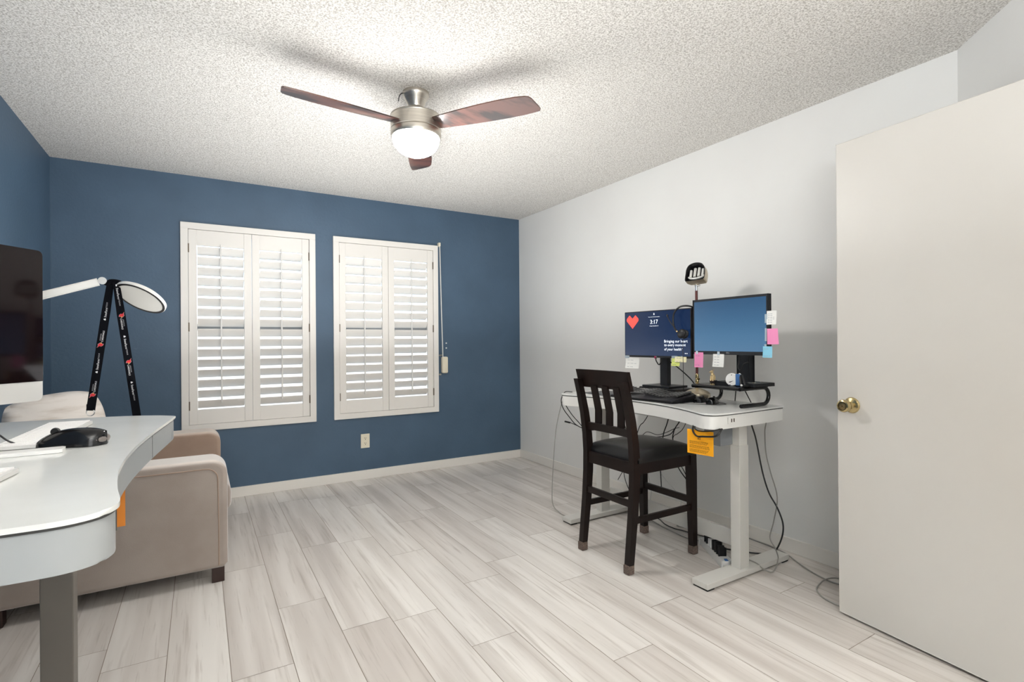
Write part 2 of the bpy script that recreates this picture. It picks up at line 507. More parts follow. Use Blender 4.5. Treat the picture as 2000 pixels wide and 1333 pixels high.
# diagonal wall with the doorway, along s from the right wall corner
DU = Vector((-1, -1, 0)).normalized(); DN = Vector((1, -1, 0)).normalized()   # along, outward
DL = (YE - YF) * math.sqrt(2)
FD = Matrix((DU, -DN, Vector((0, 0, 1)))).transposed().to_4x4(); FD.translation = Vector((XR, YE, 0))
s_h = (XR - 2.271) * math.sqrt(2)
s_e = s_h + 0.85
mb = MB(FD)
mb.box((s_h / 2 - 0.0, -T / 2, H / 2), (s_h, T, H))
mb.box(((s_e + DL) / 2, -T / 2, H / 2), (DL - s_e, T, H))
mb.box(((s_h + s_e) / 2, -T / 2, (2.045 + H) / 2), (s_e - s_h, T, H - 2.045))
struct('wall_diagonal', mb, 'white_wall', smooth=False)
# short hallway beyond the doorway
mb = MB(FD)
mb.box(((s_h + s_e) / 2, -1.45, H / 2), (2.2, 0.1, H))
mb.box(((s_h + s_e) / 2 - 1.1, -0.8, H / 2), (0.1, 1.3, H))
mb.box(((s_h + s_e) / 2 + 1.1, -0.8, H / 2), (0.1, 1.3, H))
struct('wall_hall', mb, 'white_wall', smooth=False)

bh = 0.078
mb = MB(); mb.box(((XL + XR) / 2, YB - 0.0065, bh / 2), (XR - XL, 0.013, bh), 0.003); struct('baseboard_back', mb, 'trim')
mb = MB(); mb.box((XR - 0.0065, (YB + YE) / 2, bh / 2), (0.013, YB - YE - 0.02, bh), 0.003); struct('baseboard_right', mb, 'trim')
mb = MB(); mb.box((XL + 0.0065, (YB + YF) / 2, bh / 2), (0.013, YB - YF - 0.03, bh), 0.003); struct('baseboard_left', mb, 'trim')

# ------------------------------------------------------------------ windows with shutters
def window(name, xa, xb, xm, label, tilts):
    za, zb = 0.535, 2.09
    fw = 0.048
    mb = MB()
    fy, fd = YB - 0.008, 0.05       # frame sits proud of the wall
    yc = YB + 0.006
    mb.box(((xa + xb) / 2, yc, zb - fw / 2), (xb - xa, fd, fw), 0.003)
    mb.box(((xa + xb) / 2, yc, za + fw / 2), (xb - xa, fd, fw), 0.003)
    mb.box((xa + fw / 2, yc, (za + zb) / 2), (fw, fd, zb - za - 2 * fw + 0.002), 0.003)
    mb.box((xb - fw / 2, yc, (za + zb) / 2), (fw, fd, zb - za - 2 * fw + 0.002), 0.003)
    root = obj(name, mb, 'shutter', kind='structure', label=label)
    z0, z1 = za + fw + 0.002, zb - fw - 0.002
    g = 0.002
    for side, (pa, pb, tilt) in enumerate(((xa + fw + g, xm - g / 2, tilts[0]), (xm + g / 2, xb - fw - g, tilts[1]))):
        mb = MB()
        st, tr, br, th = 0.054, 0.116, 0.108, 0.028
        py = YB + 0.004
        mb.box((pa + st / 2, py, (z0 + z1) / 2), (st, th, z1 - z0), 0.003)
        mb.box((pb - st / 2, py, (z0 + z1) / 2), (st, th, z1 - z0), 0.003)
        mb.box(((pa + pb) / 2, py + 0.001, z1 - tr / 2), (pb - pa - 2 * st, th - 0.004, tr), 0.001)
        mb.box(((pa + pb) / 2, py + 0.001, z0 + br / 2), (pb - pa - 2 * st, th - 0.004, br), 0.001)
        panel = obj('shutter_panel', mb, 'shutter', root)
        lz0, lz1 = z0 + br, z1 - tr
        n = 16; pitch = (lz1 - lz0) / n
        mb = MB()
        w = 0.074
        for i in range(n):
            zc = lz0 + (i + 0.5) * pitch
            tl = tilt + random.uniform(-1.2, 1.2)
            # elliptical slat, room edge up, outer edge down
            prof = []
            for k in range(12):
                a = 2 * PI * k / 12
                u, v = w / 2 * math.cos(a), 0.0055 * math.sin(a)
                prof.append((u, v))
            ca, sa = math.cos(R(tl)), math.sin(R(tl))
            xa2, xb2 = pa + st + 0.0015, pb - st - 0.0015
            lo, hi = [], []
            for (u, v) in prof:
                yy = py + 0.006 + (-u * ca + v * sa); zz = zc + (u * sa + v * ca)
                lo.append(mb.bm.verts.new((xa2, yy, zz))); hi.append(mb.bm.verts.new((xb2, yy, zz)))
            mb.bm.faces.new(lo); mb.bm.faces.new(hi[::-1])
            for k in range(12):
                j = (k + 1) % 12
                mb.bm.faces.new((lo[k], hi[k], hi[j], lo[j]))
        obj('louvers', mb, 'shutter', panel)
        mb = MB()
        xc = (pa + pb) / 2
        ry = py + 0.006 - w / 2 * math.cos(R(tilt)) - 0.008
        mb.box((xc, ry, (lz0 + lz1) / 2 + 0.022), (0.011, 0.011, lz1 - lz0 - 0.05), 0.002)
        mb.cyl((xc, ry, lz1 - 0.006), (xc, ry, lz1 + 0.016), 0.004, seg=10)
        obj('tilt_rod', mb, 'rod', panel)
        hx = pa - 0.002 if side == 0 else pb + 0.002
        for hz in (z0 + 0.14, (z0 + z1) / 2 + 0.0, z1 - 0.14):
            mb = MB(); mb.cyl((hx, YB - 0.014, hz - 0.033), (hx, YB - 0.014, hz + 0.033), 0.0045, seg=10)
            mb.box((hx, YB - 0.011, hz), (0.014, 0.003, 0.066))
            obj('hinge', mb, 'hinge', panel)
    # the glazed sash behind
    mb = MB(); yg = YB + 0.105
    sx0, sx1, sz0, sz1 = xa + 0.024, xb - 0.024, za + 0.024, zb - 0.024
    mid = 1.315
    for (c, s) in ((((sx0 + sx1) / 2, yg, sz0 + 0.018), (sx1 - sx0, 0.03, 0.036)), (((sx0 + sx1) / 2, yg, sz1 - 0.018), (sx1 - sx0, 0.03, 0.036)),
                   ((sx0 + 0.018, yg, (sz0 + sz1) / 2), (0.036, 0.03, sz1 - sz0 - 0.072)), ((sx1 - 0.018, yg, (sz0 + sz1) / 2), (0.036, 0.03, sz1 - sz0 - 0.072)),
                   (((sx0 + sx1) / 2, yg, mid), (sx1 - sx0 - 0.072, 0.03, 0.05))):
        mb.box(c, s)
    obj('sash', mb, 'sash', root, smooth=False)
    mb = MB(); mb.box(((sx0 + sx1) / 2, yg + 0.002, (sz0 + sz1) / 2), (sx1 - sx0 - 0.06, 0.004, sz1 - sz0 - 0.06))
    obj('pane', mb, 'glass', root, smooth=False)
    return root
window('window_1', -0.115, 0.830, 0.357, 'wider white framed window with two louvered shutter panels nearest the sofa', (53, 51))
window('window_2', 0.972, 1.922, 1.447, 'white framed shuttered window with a strap winder at its right edge', (60, 51))

# yard seen in slivers between the louvers
mb = MB(); mb.box((0.5, 12.8, -0.2), (30, 16.0, 0.1)); struct('ground_yard', mb, 'yard', smooth=False)
mb = MB(); mb.box((0.5, 11.0, 0.75), (24, 0.2, 1.8)); struct('wall_yard', mb, 'yard_wall', smooth=False)

# ------------------------------------------------------------------ open door
dd = Vector((2.365 - 2.271, 1.2 - 0.37, 0)); DW = dd.length; dd.normalize()
dn = Vector((dd.y, -dd.x, 0))      # towards the right wall
FDo = Matrix((dd, dn, Vector((0, 0, 1)))).transposed().to_4x4(); FDo.translation = Vector((2.271, 0.37, 0))
mb = MB(FDo); mb.box((DW / 2, 0.0175, 1.019), (DW - 0.004, 0.035, 2.014), 0.002)
door = struct('door_1', mb, 'door', label='flat cream slab door standing open at the right')
kz = 0.908; ku = DW - 0.062
for sgn, y0 in ((-1, 0.0), (1, 0.035)):
    A = Matrix.Translation((ku, y0, kz)) @ Matrix.Rotation(R(90) * (1 if sgn < 0 else -1), 4, 'X')
    mb = MB(FDo)
    mb.lathe([(0, 0), (0.033, 0), (0.034, 0.003), (0.030, 0.010), (0.016, 0.015), (0.0125, 0.022), (0.0125, 0.034), (0.022, 0.040), (0.026, 0.048),
              (0.0265, 0.058), (0.024, 0.064), (0.019, 0.066), (0.0185, 0.0645), (0.012, 0.0655), (0, 0.0655)], axis=A, seg=36)
    kn = obj('door_knob', mb, 'brass', door, label='round brass knob')
    mb = MB(FDo); mb.lathe([(0.0178, 0.0655), (0.0178, 0.0668), (0.0155, 0.0668), (0.0155, 0.0655)], axis=A, seg=32)
    mb.cyl(A @ Vector((0, 0, 0.0655)), A @ Vector((0, 0, 0.0668)), 0.0022, seg=10)
    obj('lock_ring', mb, 'brass_dark', kn)
mb = MB(FDo); mb.box((DW - 0.0015, 0.0175, kz), (0.003, 0.024, 0.058), 0.001); obj('latch_plate', mb, 'brass', door)

# ------------------------------------------------------------------ ceiling fan
fx, fy = 0.94, 2.48
fan = thing('ceiling_fan', 'brushed nickel ceiling fan with three dark walnut blades and lit bowl', 'ceiling fan', (fx, fy, H))
mb = MB(); mb.lathe([(0, H), (0.066, H), (0.067, H - 0.012), (0.063, H - 0.022), (0.05, H - 0.045), (0.041, H - 0.065), (0.038, H - 0.074), (0, H - 0.074)], c=(fx, fy))
obj('canopy', mb, 'nickel', fan)
mb = MB(); mb.lathe([(0.036, H - 0.068), (0.038, H - 0.08), (0.044, H - 0.092), (0.07, H - 0.106), (0.10, H - 0.116), (0.122, H - 0.122), (0, H - 0.122)], c=(fx, fy))
obj('motor_cap', mb, 'nickel', fan)
mb = MB(); mb.lathe([(0, H - 0.121), (0.126, H - 0.121), (0.128, H - 0.126), (0.126, H - 0.13), (0.125, H - 0.19), (0.121, H - 0.194), (0, H - 0.194)], c=(fx, fy))
obj('motor_housing', mb, 'nickel', fan)
mb = MB(); mb.lathe([(0.1, H - 0.192), (0.125, H - 0.196), (0.126, H - 0.215), (0.122, H - 0.226), (0.115, H - 0.23), (0.1, H - 0.23)], c=(fx, fy))
obj('light_collar', mb, 'nickel', fan)
mb = MB()
prof = [(0.117, H - 0.226)]
for k in range(1, 13):
    a = k / 12 * PI / 2
    prof.append((0.117 * math.cos(a) ** 0.85 if k < 12 else 0, H - 0.226 - 0.092 * math.sin(a)))
mb.lathe(prof, c=(fx, fy)); obj('light_bowl', mb, 'bowl', fan, label='lit white frosted glass bowl')
mb = MB(); mb.tube(spline([(fx - 0.06, fy + 0.005, H - 0.012), (fx - 0.075, fy + 0.0, H - 0.02), (fx - 0.087, fy - 0.002, H - 0.038), (fx - 0.09, fy, H - 0.062)], 5), 0.0022, 6)
obj('loose_wire', mb, 'black', fan)
def blade_mesh(az):
    # u along the blade, v across (+v = counter-clockwise side, lower)
    st = [(0.095, -0.040, 0.046), (0.16, -0.047, 0.052), (0.26, -0.058, 0.060), (0.38, -0.066, 0.066), (0.48, -0.069, 0.068), (0.56, -0.066, 0.066), (0.605, -0.060, 0.062)]
    up = [(u, a) for u, a, b in st] + [(0.622, -0.052), (0.632, -0.035), (0.645, 0.03)]
    dn_ = [(0.647, 0.045), (0.640, 0.058)] + [(u, b) for u, a, b in reversed(st)]
    out = up + dn_
    z0 = H - 0.166
    F = Matrix.Translation((fx, fy, z0)) @ Matrix.Rotation(R(az), 4, 'Z') @ Matrix.Rotation(R(-11), 4, 'X')
    mb = MB(F); mb.prism([(u, v) for u, v in out], -0.003, 0.003, 0.001)
    return mb
for az in (-173.5, -53.5, 66.5):
    b = obj('blade', blade_mesh(az), 'walnut', fan)

# ------------------------------------------------------------------ sofa
sf = thing('sofa', 'taupe velvet sofa with boxy padded arms against the left wall', 'sofa', (-0.36, 3.55, 0))
def arm(y0, y1, m):
    x0, x1, zt, z0 = -0.80, 0.118, 0.612, 0.072
    mb = MB()
    # side profile in xz with rounded top-front corner, extruded in y, edges softened
    pts = [(x0, z0), (x1 - 0.02, z0), (x1, z0 + 0.02)]
    r = 0.075
    for k in range(0, 9):
        a = k / 8 * PI / 2
        pts.append((x1 - r + r * math.cos(a), zt - r + r * math.sin(a)))
    pts += [(x0 + 0.03, zt), (x0, zt - 0.03)]
    b, n = 0.024, 5
    rings = []
    for k in range(n + 1):
        a = k / n * PI / 2
        rings.append((b * (1 - math.sin(a)), y0 + b * (1 - math.cos(a))))
    for k in range(n, -1, -1):
        a = k / n * PI / 2
        rings.append((b * (1 - math.sin(a)), y1 - b * (1 - math.cos(a))))
    vs_ = []
    for off, y in rings:
        o = inset(pts, off) if off > 1e-5 else [Vector(p) for p in pts]
        vs_.append([mb.bm.verts.new((p[0], y, p[1])) for p in o])
    m_ = len(pts)
    for A_, B_ in zip(vs_[:-1], vs_[1:]):
        for k in range(m_): mb.bm.faces.new((A_[k], A_[(k + 1) % m_], B_[(k + 1) % m_], B_[k]))
    mb.bm.faces.new(vs_[0]); mb.bm.faces.new(vs_[-1][::-1])
    return mb
a1 = obj('arm', arm(2.958, 3.16, 0), 'velvet_lit', sf)
# welted seam along the near side of the arm
def seam(y):
    pts = [(-0.79, y, 0.572), (0.02, y, 0.572)] + [(0.043 + 0.052 * math.sin(k / 6 * PI / 2) - 0.02, y, 0.572 - 0.05 * (1 - math.cos(k / 6 * PI / 2))) for k in range(1, 7)] + [(0.078, y, 0.30), (0.078, y, 0.09)]
    return MB().tube(pts, 0.0028, 6)
obj('seam', seam(2.9575), 'velvet_dark', a1)
a2 = obj('arm', arm(3.925, 4.125, 1), 'velvet_dark_lit', sf)
mb = MB(); mb.box((-0.37, 3.5425, 0.18), (0.86, 0.77, 0.216), 0.02); obj('base', mb, 'velvet', sf)
mb = MB(); mb.box((-0.24, 3.5425, 0.36), (0.77, 0.755, 0.16), 0.05, seg=4); obj('seat_cushion', mb, 'velvet', sf)
mb = MB(); mb.box((-0.74, 3.5425, 0.42), (0.13, 1.16, 0.69), 0.03, seg=3); obj('backrest', mb, 'velvet', sf)
mb = MB(); mb.box((-0.60, 3.66, 0.56), (0.14, 0.50, 0.36), 0.05, rot=Euler((0, R(-8), 0)), seg=4); obj('back_cushion', mb, 'velvet', sf)
for (x, y) in ((0.075, 3.0), (0.075, 4.08), (-0.74, 3.0), (-0.74, 4.08)):
    mb = MB(); mb.box((x, y, 0.037), (0.055, 0.055, 0.074), 0.003); obj('leg', mb, 'sofa_leg', sf)

# throw pillow leaning on the sofa back
PF = frame((-0.55, 3.10, 0.795), (0.80, 0.56, 0.10), (-0.22, 0.05, 0.97))
mb = MB(PF)
n = 24; hw, hh, th = 0.195, 0.172, 0.075
def pil(u, v, s):
    k = (1 - abs(u) ** 2.2) * (1 - abs(v) ** 2.2)
    q = (abs(u) ** 3 + abs(v) ** 3) ** (1 / 3); mx_ = max(abs(u), abs(v))
    c = (mx_ / q) if q > 1e-6 else 1.0
    c = 0.25 + 0.75 * c
    return (hw * u * c, hh * v * c, s * th * max(k, 0) ** 0.5)
for s in (1, -1):
    g_ = [[mb.bm.verts.new(PF @ Vector(pil(-1 + 2 * i / n, -1 + 2 * j / n, s))) for j in range(n + 1)] for i in range(n + 1)]
    for i in range(n):
        for j in range(n):
            mb.bm.faces.new((g_[i][j], g_[i + 1][j], g_[i + 1][j + 1], g_[i][j + 1]))
bmesh.ops.remove_doubles(mb.bm, verts=mb.bm.verts, dist=0.0008)
obj('throw_pillow', mb, 'pillow', label='pale striped throw pillow on the sofa behind the white desk', cat='pillow', origin=(-0.555, 3.13, 0.60), angle=80)

# ------------------------------------------------------------------ sit-stand desks
def desk(name, label, outline, zt, drop, cols, feet, xbar, leg_mat, rot_front, drawer_pts, z_inner=None, col_s=(0.0725, 0.056)):
    c = Vector((sum(p[0] for p in outline) / len(outline), sum(p[1] for p in outline) / len(outline), 0))
    d = thing(name, label, 'desk', (c.x, c.y, 0), group='white standing desks')
    mb = MB(); mb.prism(outline, zt - 0.008, zt, 0.0025); obj('glass_top', mb, 'desk_glass', d)
    mb = MB(); mb.prism(inset(outline, 0.0045), zt - 0.013, zt - 0.008); obj('shadow_gap', mb, 'desk_gap', d)
    o2 = inset(outline, 0.006)
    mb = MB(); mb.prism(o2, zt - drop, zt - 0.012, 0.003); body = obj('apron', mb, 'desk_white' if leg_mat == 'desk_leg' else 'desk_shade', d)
    # drawer front: thin curved skin on the front between two seams
    for p in drawer_pts:
        mb = MB(); mb.tube([(p[0], p[1], zt - drop + 0.002), (p[0], p[1], zt - 0.014)], 0.0014, 6)
        obj('drawer_seam', mb, 'desk_gap', body)
    for i, (x, y, s0, s1) in enumerate(cols):
        zi = z_inner
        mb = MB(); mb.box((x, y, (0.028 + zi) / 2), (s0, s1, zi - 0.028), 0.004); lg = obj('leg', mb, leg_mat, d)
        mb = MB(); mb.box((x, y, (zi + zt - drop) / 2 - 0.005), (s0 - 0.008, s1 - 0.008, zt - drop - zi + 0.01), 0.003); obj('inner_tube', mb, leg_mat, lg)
    for (xa, xb, y, w) in feet:
        mb = MB()
        mb.box(((xa + xb) / 2, y, 0.022), (xb - xa, w, 0.028), 0.004)
        ft = obj('foot', mb, 'desk_leg', d)
        for xx in (xa + 0.03, xb - 0.03):
            mb = MB(); mb.box((xx, y, 0.0045), (0.05, w - 0.01, 0.009)); obj('foot_pad', mb, 'rubber', ft)
    if xbar:
        (x, ya, yb, za, zb) = xbar
        mb = MB(); mb.box((x, (ya + yb) / 2, (za + zb) / 2), (0.02, yb - ya, zb - za), 0.002); obj('cross_brace', mb, leg_mat, d)
    return d

# right desk: outline counter-clockwise seen from above
zt = 0.84
front = spline([(2.46, 1.593), (2.25, 1.586), (2.12, 1.590), (2.066, 1.606), (2.05, 1.635), (2.058, 1.68), (2.087, 1.745), (2.135, 1.88), (2.166, 2.03),
                (2.178, 2.20), (2.166, 2.37), (2.135, 2.52), (2.087, 2.655), (2.058, 2.72), (2.05, 2.765), (2.066, 2.794), (2.12, 2.81), (2.25, 2.814), (2.46, 2.807)], 4)
ol = [(p.x, p.y) for p in front] + [(2.61, 2.805), (2.622, 2.793), (2.622, 1.602), (2.612, 1.592)]
# orientation: make counter-clockwise
def ccw(o):
    a = sum(o[i][0] * o[(i + 1) % len(o)][1] - o[(i + 1) % len(o)][0] * o[i][1] for i in range(len(o)))
    return o if a > 0 else o[::-1]
ol = ccw(ol)
seams = [(2.118, 1.80), (2.118, 2.60)]
rd = desk('standing_desk', 'white glass topped standing desk with two monitors on it by the right wall', ol, zt, 0.076,
          [(2.350, 1.670, 0.073, 0.055), (2.350, 2.715, 0.073, 0.055)],
          [(2.04, 2.70, 1.668, 0.092), (2.04, 2.70, 2.717, 0.092)], (2.40, 1.70, 2.69, 0.105, 0.19), 'desk_leg', None,
          [(2.1165, 1.80), (2.1165, 2.60)], z_inner=0.655)
mb = MB(); mb.box((2.30, 1.735, 0.705), (0.15, 0.10, 0.10), 0.004); cb = obj('control_box', mb, 'grey_box', rd)
mb = MB(); mb.box((2.185, 1.5895, 0.802), (0.062, 0.004, 0.03), 0.001); up = obj('usb_plate', mb, 'desk_white', rd)
mb = MB(); mb.box((2.178, 1.5872, 0.802), (0.006, 0.002, 0.017)); mb.box((2.196, 1.5872, 0.802), (0.006, 0.002, 0.017)); obj('usb_port', mb, 'dark_slot', up)
mb = MB(); mb.box((2.30, 2.2, 0.752), (0.05, 0.95, 0.022)); obj('under_rail', mb, 'desk_leg', rd)

# left desk
zl = 0.94
front = spline([(-0.40, 0.962), (-0.231, 0.953), (-0.165, 0.955), (-0.128, 0.975), (-0.112, 1.005), (-0.110, 1.04), (-0.122, 1.12), (-0.135, 1.25), (-0.139, 1.36), (-0.136, 1.50),
                (-0.125, 1.65), (-0.110, 1.80), (-0.088, 1.98), (-0.0705, 2.128)], 4)
far = spline([(-0.0705, 2.1285), (-0.09, 2.150), (-0.13, 2.185), (-0.212, 2.222), (-0.342, 2.250), (-0.547, 2.268), (-0.68, 2.268)], 4)
ol2 = [(p.x, p.y) for p in front] + [(p.x, p.y) for p in far][1:] + [(-0.70, 2.25), (-0.70, 0.99), (-0.685, 0.968)]
ol2 = ccw(ol2)
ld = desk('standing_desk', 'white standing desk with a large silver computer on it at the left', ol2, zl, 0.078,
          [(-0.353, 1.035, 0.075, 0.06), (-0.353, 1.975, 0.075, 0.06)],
          [(-0.69, -0.05, 1.035, 0.09), (-0.69, -0.05, 1.975, 0.09)], (-0.39, 1.06, 1.95, 0.105, 0.19), 'desk_leg_shaded', None,
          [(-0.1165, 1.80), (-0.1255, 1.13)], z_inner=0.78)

# ------------------------------------------------------------------ counter chair
ch = thing('counter_chair', 'dark espresso counter chair with black padded seat at the right desk', 'chair', (2.10, 2.15, 0))
YN, YFc = 1.962, 2.332      # near and far leg lines
def swept(pts, sx, sy):
    """square section swept through points (x, y, z)"""
    mb = MB(); rings = []
    for i, (x, y, z) in enumerate(pts):
        a = sx[i] if isinstance(sx, list) else sx
        b = sy[i] if isinstance(sy, list) else sy
        rings.append([mb.bm.verts.new((x + dx * a / 2, y + dy * b / 2, z)) for dx, dy in ((-1, -1), (1, -1), (1, 1), (-1, 1))])
    for r0, r1 in zip(rings[:-1], rings[1:]):
        for k in range(4): mb.bm.faces.new((r0[k], r0[(k + 1) % 4], r1[(k + 1) % 4], r1[k]))
    mb.bm.faces.new(rings[0][::-1]); mb.bm.faces.new(rings[-1])
    return mb
rear_prof = [(1.868, 0.04), (1.880, 0.15), (1.897, 0.30), (1.908, 0.45), (1.910, 0.56), (1.903, 0.66), (1.885, 0.78), (1.858, 0.90), (1.838, 0.975)]
rear_w = [0.034, 0.037, 0.041, 0.044, 0.045, 0.043, 0.039, 0.035, 0.033]
for y, o in ((YN, -0.004), (YFc, 0.004)):
    lg = obj('rear_leg', swept([(x, y, z) for x, z in rear_prof], rear_w, [0.036] * 9), 'espresso', ch, angle=30)
    mb = MB(); mb.box((1.8655, y, 0.024), (0.042, 0.042, 0.047), 0.006, seg=2); obj('leg_sock', mb, 'sock', lg)
for y in (YN, YFc):
    lg = obj('front_leg', swept([(2.347, y, 0.04), (2.343, y, 0.2), (2.337, y, 0.45), (2.332, y, 0.555)], [0.034, 0.038, 0.044, 0.046], [0.034, 0.037, 0.042, 0.044]), 'espresso', ch, angle=30)
    mb = MB(); mb.box((2.347, y, 0.024), (0.042, 0.042, 0.047), 0.006); obj('leg_sock', mb, 'sock', lg)
mb = MB()
mb.box((1.907, (YN + YFc) / 2, 0.528), (0.024, YFc - YN - 0.03, 0.062), 0.002)
mb.box((2.335, (YN + YFc) / 2, 0.528), (0.024, YFc - YN - 0.03, 0.062), 0.002)
mb.box((2.12, YN, 0.528), (0.41, 0.024, 0.062), 0.002); mb.box((2.12, YFc, 0.528), (0.41, 0.024, 0.062), 0.002)
obj('seat_frame', mb, 'espresso', ch)
# padded seat, domed
mb = MB()
sx0, sx1, sy0, sy1 = 1.915, 2.372, YN - 0.026, YFc + 0.026
nn = 20
g_ = []
for i in range(nn + 1):
    row = []
    for j in range(nn + 1):
        u, v = -1 + 2 * i / nn, -1 + 2 * j / nn
        e = (1 - abs(u) ** 6) * (1 - abs(v) ** 6)
        e2 = (1 - u * u) * (1 - v * v)
        inn = 1 - 0.0
        yv = v
        # leave room for the back posts
        row.append(mb.bm.verts.new(((sx0 + sx1) / 2 + (sx1 - sx0) / 2 * u, (sy0 + sy1) / 2 + (sy1 - sy0) / 2 * yv, 0.575 + 0.040 * max(e, 0) ** 0.4 + 0.014 * e2)))
    g_.append(row)
for i in range(nn):
    for j in range(nn): mb.bm.faces.new((g_[i][j], g_[i + 1][j], g_[i + 1][j + 1], g_[i][j + 1]))
edge = [e for e in mb.bm.edges if e.is_boundary]
r_ = bmesh.ops.extrude_edge_only(mb.bm, edges=edge)
nv = [v for v in r_['geom'] if isinstance(v, bmesh.types.BMVert)]
for v in nv: v.co.z = 0.558
bmesh.ops.contextual_create(mb.bm, geom=[e for e in mb.bm.edges if e.is_boundary])
obj('seat', mb, 'leather', ch, angle=50)
# crest rail, curved backward in plan
def rail(zc, hgt, x_at, thk, bow, y0, y1):
    mb = MB(); nseg = 10; rings = []
    for k in range(nseg + 1):
        t = -1 + 2 * k / nseg; y = (y0 + y1) / 2 + (y1 - y0) / 2 * t
        rings.append([])
        for dz in (-hgt / 2, hgt / 2):
            for dx in (-thk / 2, thk / 2):
                z = zc + dz
                rings[-1].append(mb.bm.verts.new((x_at(z) + bow * (1 - t * t) + dx, y, z)))
    for a, b in zip(rings[:-1], rings[1:]):
        for (p, q) in ((0, 1), (1, 3), (3, 2), (2, 0)): mb.bm.faces.new((a[p], a[q], b[q], b[p]))
    mb.bm.faces.new((rings[0][0], rings[0][2], rings[0][3], rings[0][1])); mb.bm.faces.new((rings[-1][0], rings[-1][1], rings[-1][3], rings[-1][2]))
    return mb
def xpost(z):
    for (xa, za), (xb, zb) in zip(rear_prof[:-1], rear_prof[1:]):
        if za <= z <= zb: return xa + (xb - xa) * (z - za) / (zb - za)
    return 1.838 - (z - 0.975) * 0.25
obj('crest_rail', rail(0.978, 0.10, lambda z: xpost(z) + 0.026, 0.021, 0.016, YN - 0.022, YFc + 0.022), 'espresso', ch, angle=30)
obj('lower_back_rail', rail(0.706, 0.042, lambda z: xpost(z) + 0.004, 0.02, 0.010, YN + 0.01, YFc - 0.01), 'espresso', ch, angle=30)
for k in range(3):
    y = YN + (YFc - YN) * (0.255 + 0.245 * k)
    pts = [(xpost(z) + 0.018 + 0.010, y, z) for z in (0.715, 0.80, 0.87, 0.94)]
    pts[0] = (xpost(0.715) + 0.013, y, 0.715)
    obj('back_slat', swept(pts, 0.012, 0.048), 'espresso', ch, angle=30)
mb = MB(); mb.box((1.895, (YN + YFc) / 2, 0.346), (0.02, YFc - YN - 0.03, 0.034), 0.002); obj('rear_stretcher', mb, 'espresso', ch)
mb = MB(); mb.box((2.339, (YN + YFc) / 2, 0.300), (0.02, YFc - YN - 0.03, 0.036), 0.002); obj('front_stretcher', mb, 'espresso', ch)
for y in (YN, YFc):
    mb = MB(); mb.box((2.115, y, 0.262), (0.44, 0.018, 0.032), 0.002); obj('side_stretcher', mb, 'espresso', ch)

# ------------------------------------------------------------------ monitors
def monitor(label, p_left, p_right, z0, z1, base_z, screen, base_c, base_s, neck_off, kind):
    """p_left, p_right: plan positions of the panel's edges as seen from the front"""
    a, b = Vector((p_left[0], p_left[1], 0)), Vector((p_right[0], p_right[1], 0))
    x = (b - a).normalized(); n = Vector((x.y, -x.x, 0))        # n points to the viewer side
    if n.x > 0: n = -n
    back = -n
    mid = (a + b) / 2
    w = (b - a).length; hgt = z1 - z0
    t = thing('monitor', label, 'monitor', (base_c[0], base_c[1], base_z), group='monitors on the right desk')
    F = Matrix((x, back, Vector((0, 0, 1)))).transposed().to_4x4(); F.translation = mid
    mb = MB(F); mb.box((0, 0.011, (z0 + z1) / 2), (w, 0.022, hgt), 0.003)
    mb.box((0, 0.03, (z0 + z1) / 2 + 0.0), (w * 0.55, 0.03, hgt * 0.6), 0.01)
    case = obj('case', mb, 'bezel', t)
    top, side, bot = (0.010, 0.010, 0.016) if kind == 'thick' else (0.006, 0.006, 0.013)
    mb = MB(F); mb.box((0, -0.0003, (z0 + bot + z1 - top) / 2), (w - 2 * side, 0.0012, hgt - top - bot))
    sc = obj('screen', mb, screen, t, smooth=False)
    mb = MB(F); mb.text('DELL', F_local(0, -0.0014, z0 + bot / 2), width=0.022); obj('lettering', mb, 'logo', case, smooth=False)
    return t, F, w, case, sc
def F_local(u, v, z):
    m = Matrix(((1, 0, 0, u), (0, 0, -1, v), (0, 1, 0, z), (0, 0, 0, 1))); return m

def stand(t, F, base_z, zc, neck_w, neck_u, neck_v, base_u, base_v, base_s):
    mb = MB(F)
    mb.box((neck_u, neck_v, (base_z + zc) / 2 + 0.004), (neck_w, 0.035, zc - base_z - 0.004), 0.006)
    nk = obj('neck', mb, 'bezel', t)
    mb = MB(F); mb.box((base_u, base_v, base_z + 0.006), (base_s[0], base_s[1], 0.012), 0.003); obj('base', mb, 'bezel', t)
    return nk

# left monitor on a dock at the back of the desk
zdl = 0.893
t1, F1, w1, case1, sc1 = monitor('left monitor, navy screen with a red heart and white clock', (2.462, 2.612), (2.478, 2.072), 1.078, 1.378, zdl, 'screen_navy', (2.53, 2.31), None, None, 'thin')
stand(t1, F1, zdl, 1.26, 0.062, 0.022, 0.062, 0.02, 0.055, (0.22, 0.17))
# picture on that screen: heart, clock and lines of writing
def px1(u, v): return F_local(u, -0.0016, v)
heart = [(-0.5, 0.22), (-0.5, 0.10), (0.0, -0.5), (0.5, 0.10), (0.5, 0.22), (0.5, 0.24), (0.27, 0.5), (0.23, 0.5), (0.0, 0.26), (-0.23, 0.5), (-0.27, 0.5), (-0.5, 0.24)]
mb = MB(F1); hc = (-0.196, 1.309); hs = (0.105, 0.088)
mb.poly([(hc[0] + a * hs[0], -0.0016, hc[1] + b * hs[1]) for a, b in heart]); obj('heart', mb, 'lit_red', sc1, smooth=False)
def scr(nm, f):
    mb = MB(F1); f(mb); return obj(nm, mb, 'lit_white', sc1, smooth=False)
scr('clock_digits', lambda m: m.text('3:17', px1(-0.012, 1.306), width=0.062))
scr('unlock_text', lambda m: m.text('Press Control+Alt+Delete to unlock.', px1(-0.012, 1.337), width=0.094))
scr('date_text', lambda m: m.text('Friday, November 21', px1(-0.013, 1.279), width=0.070))
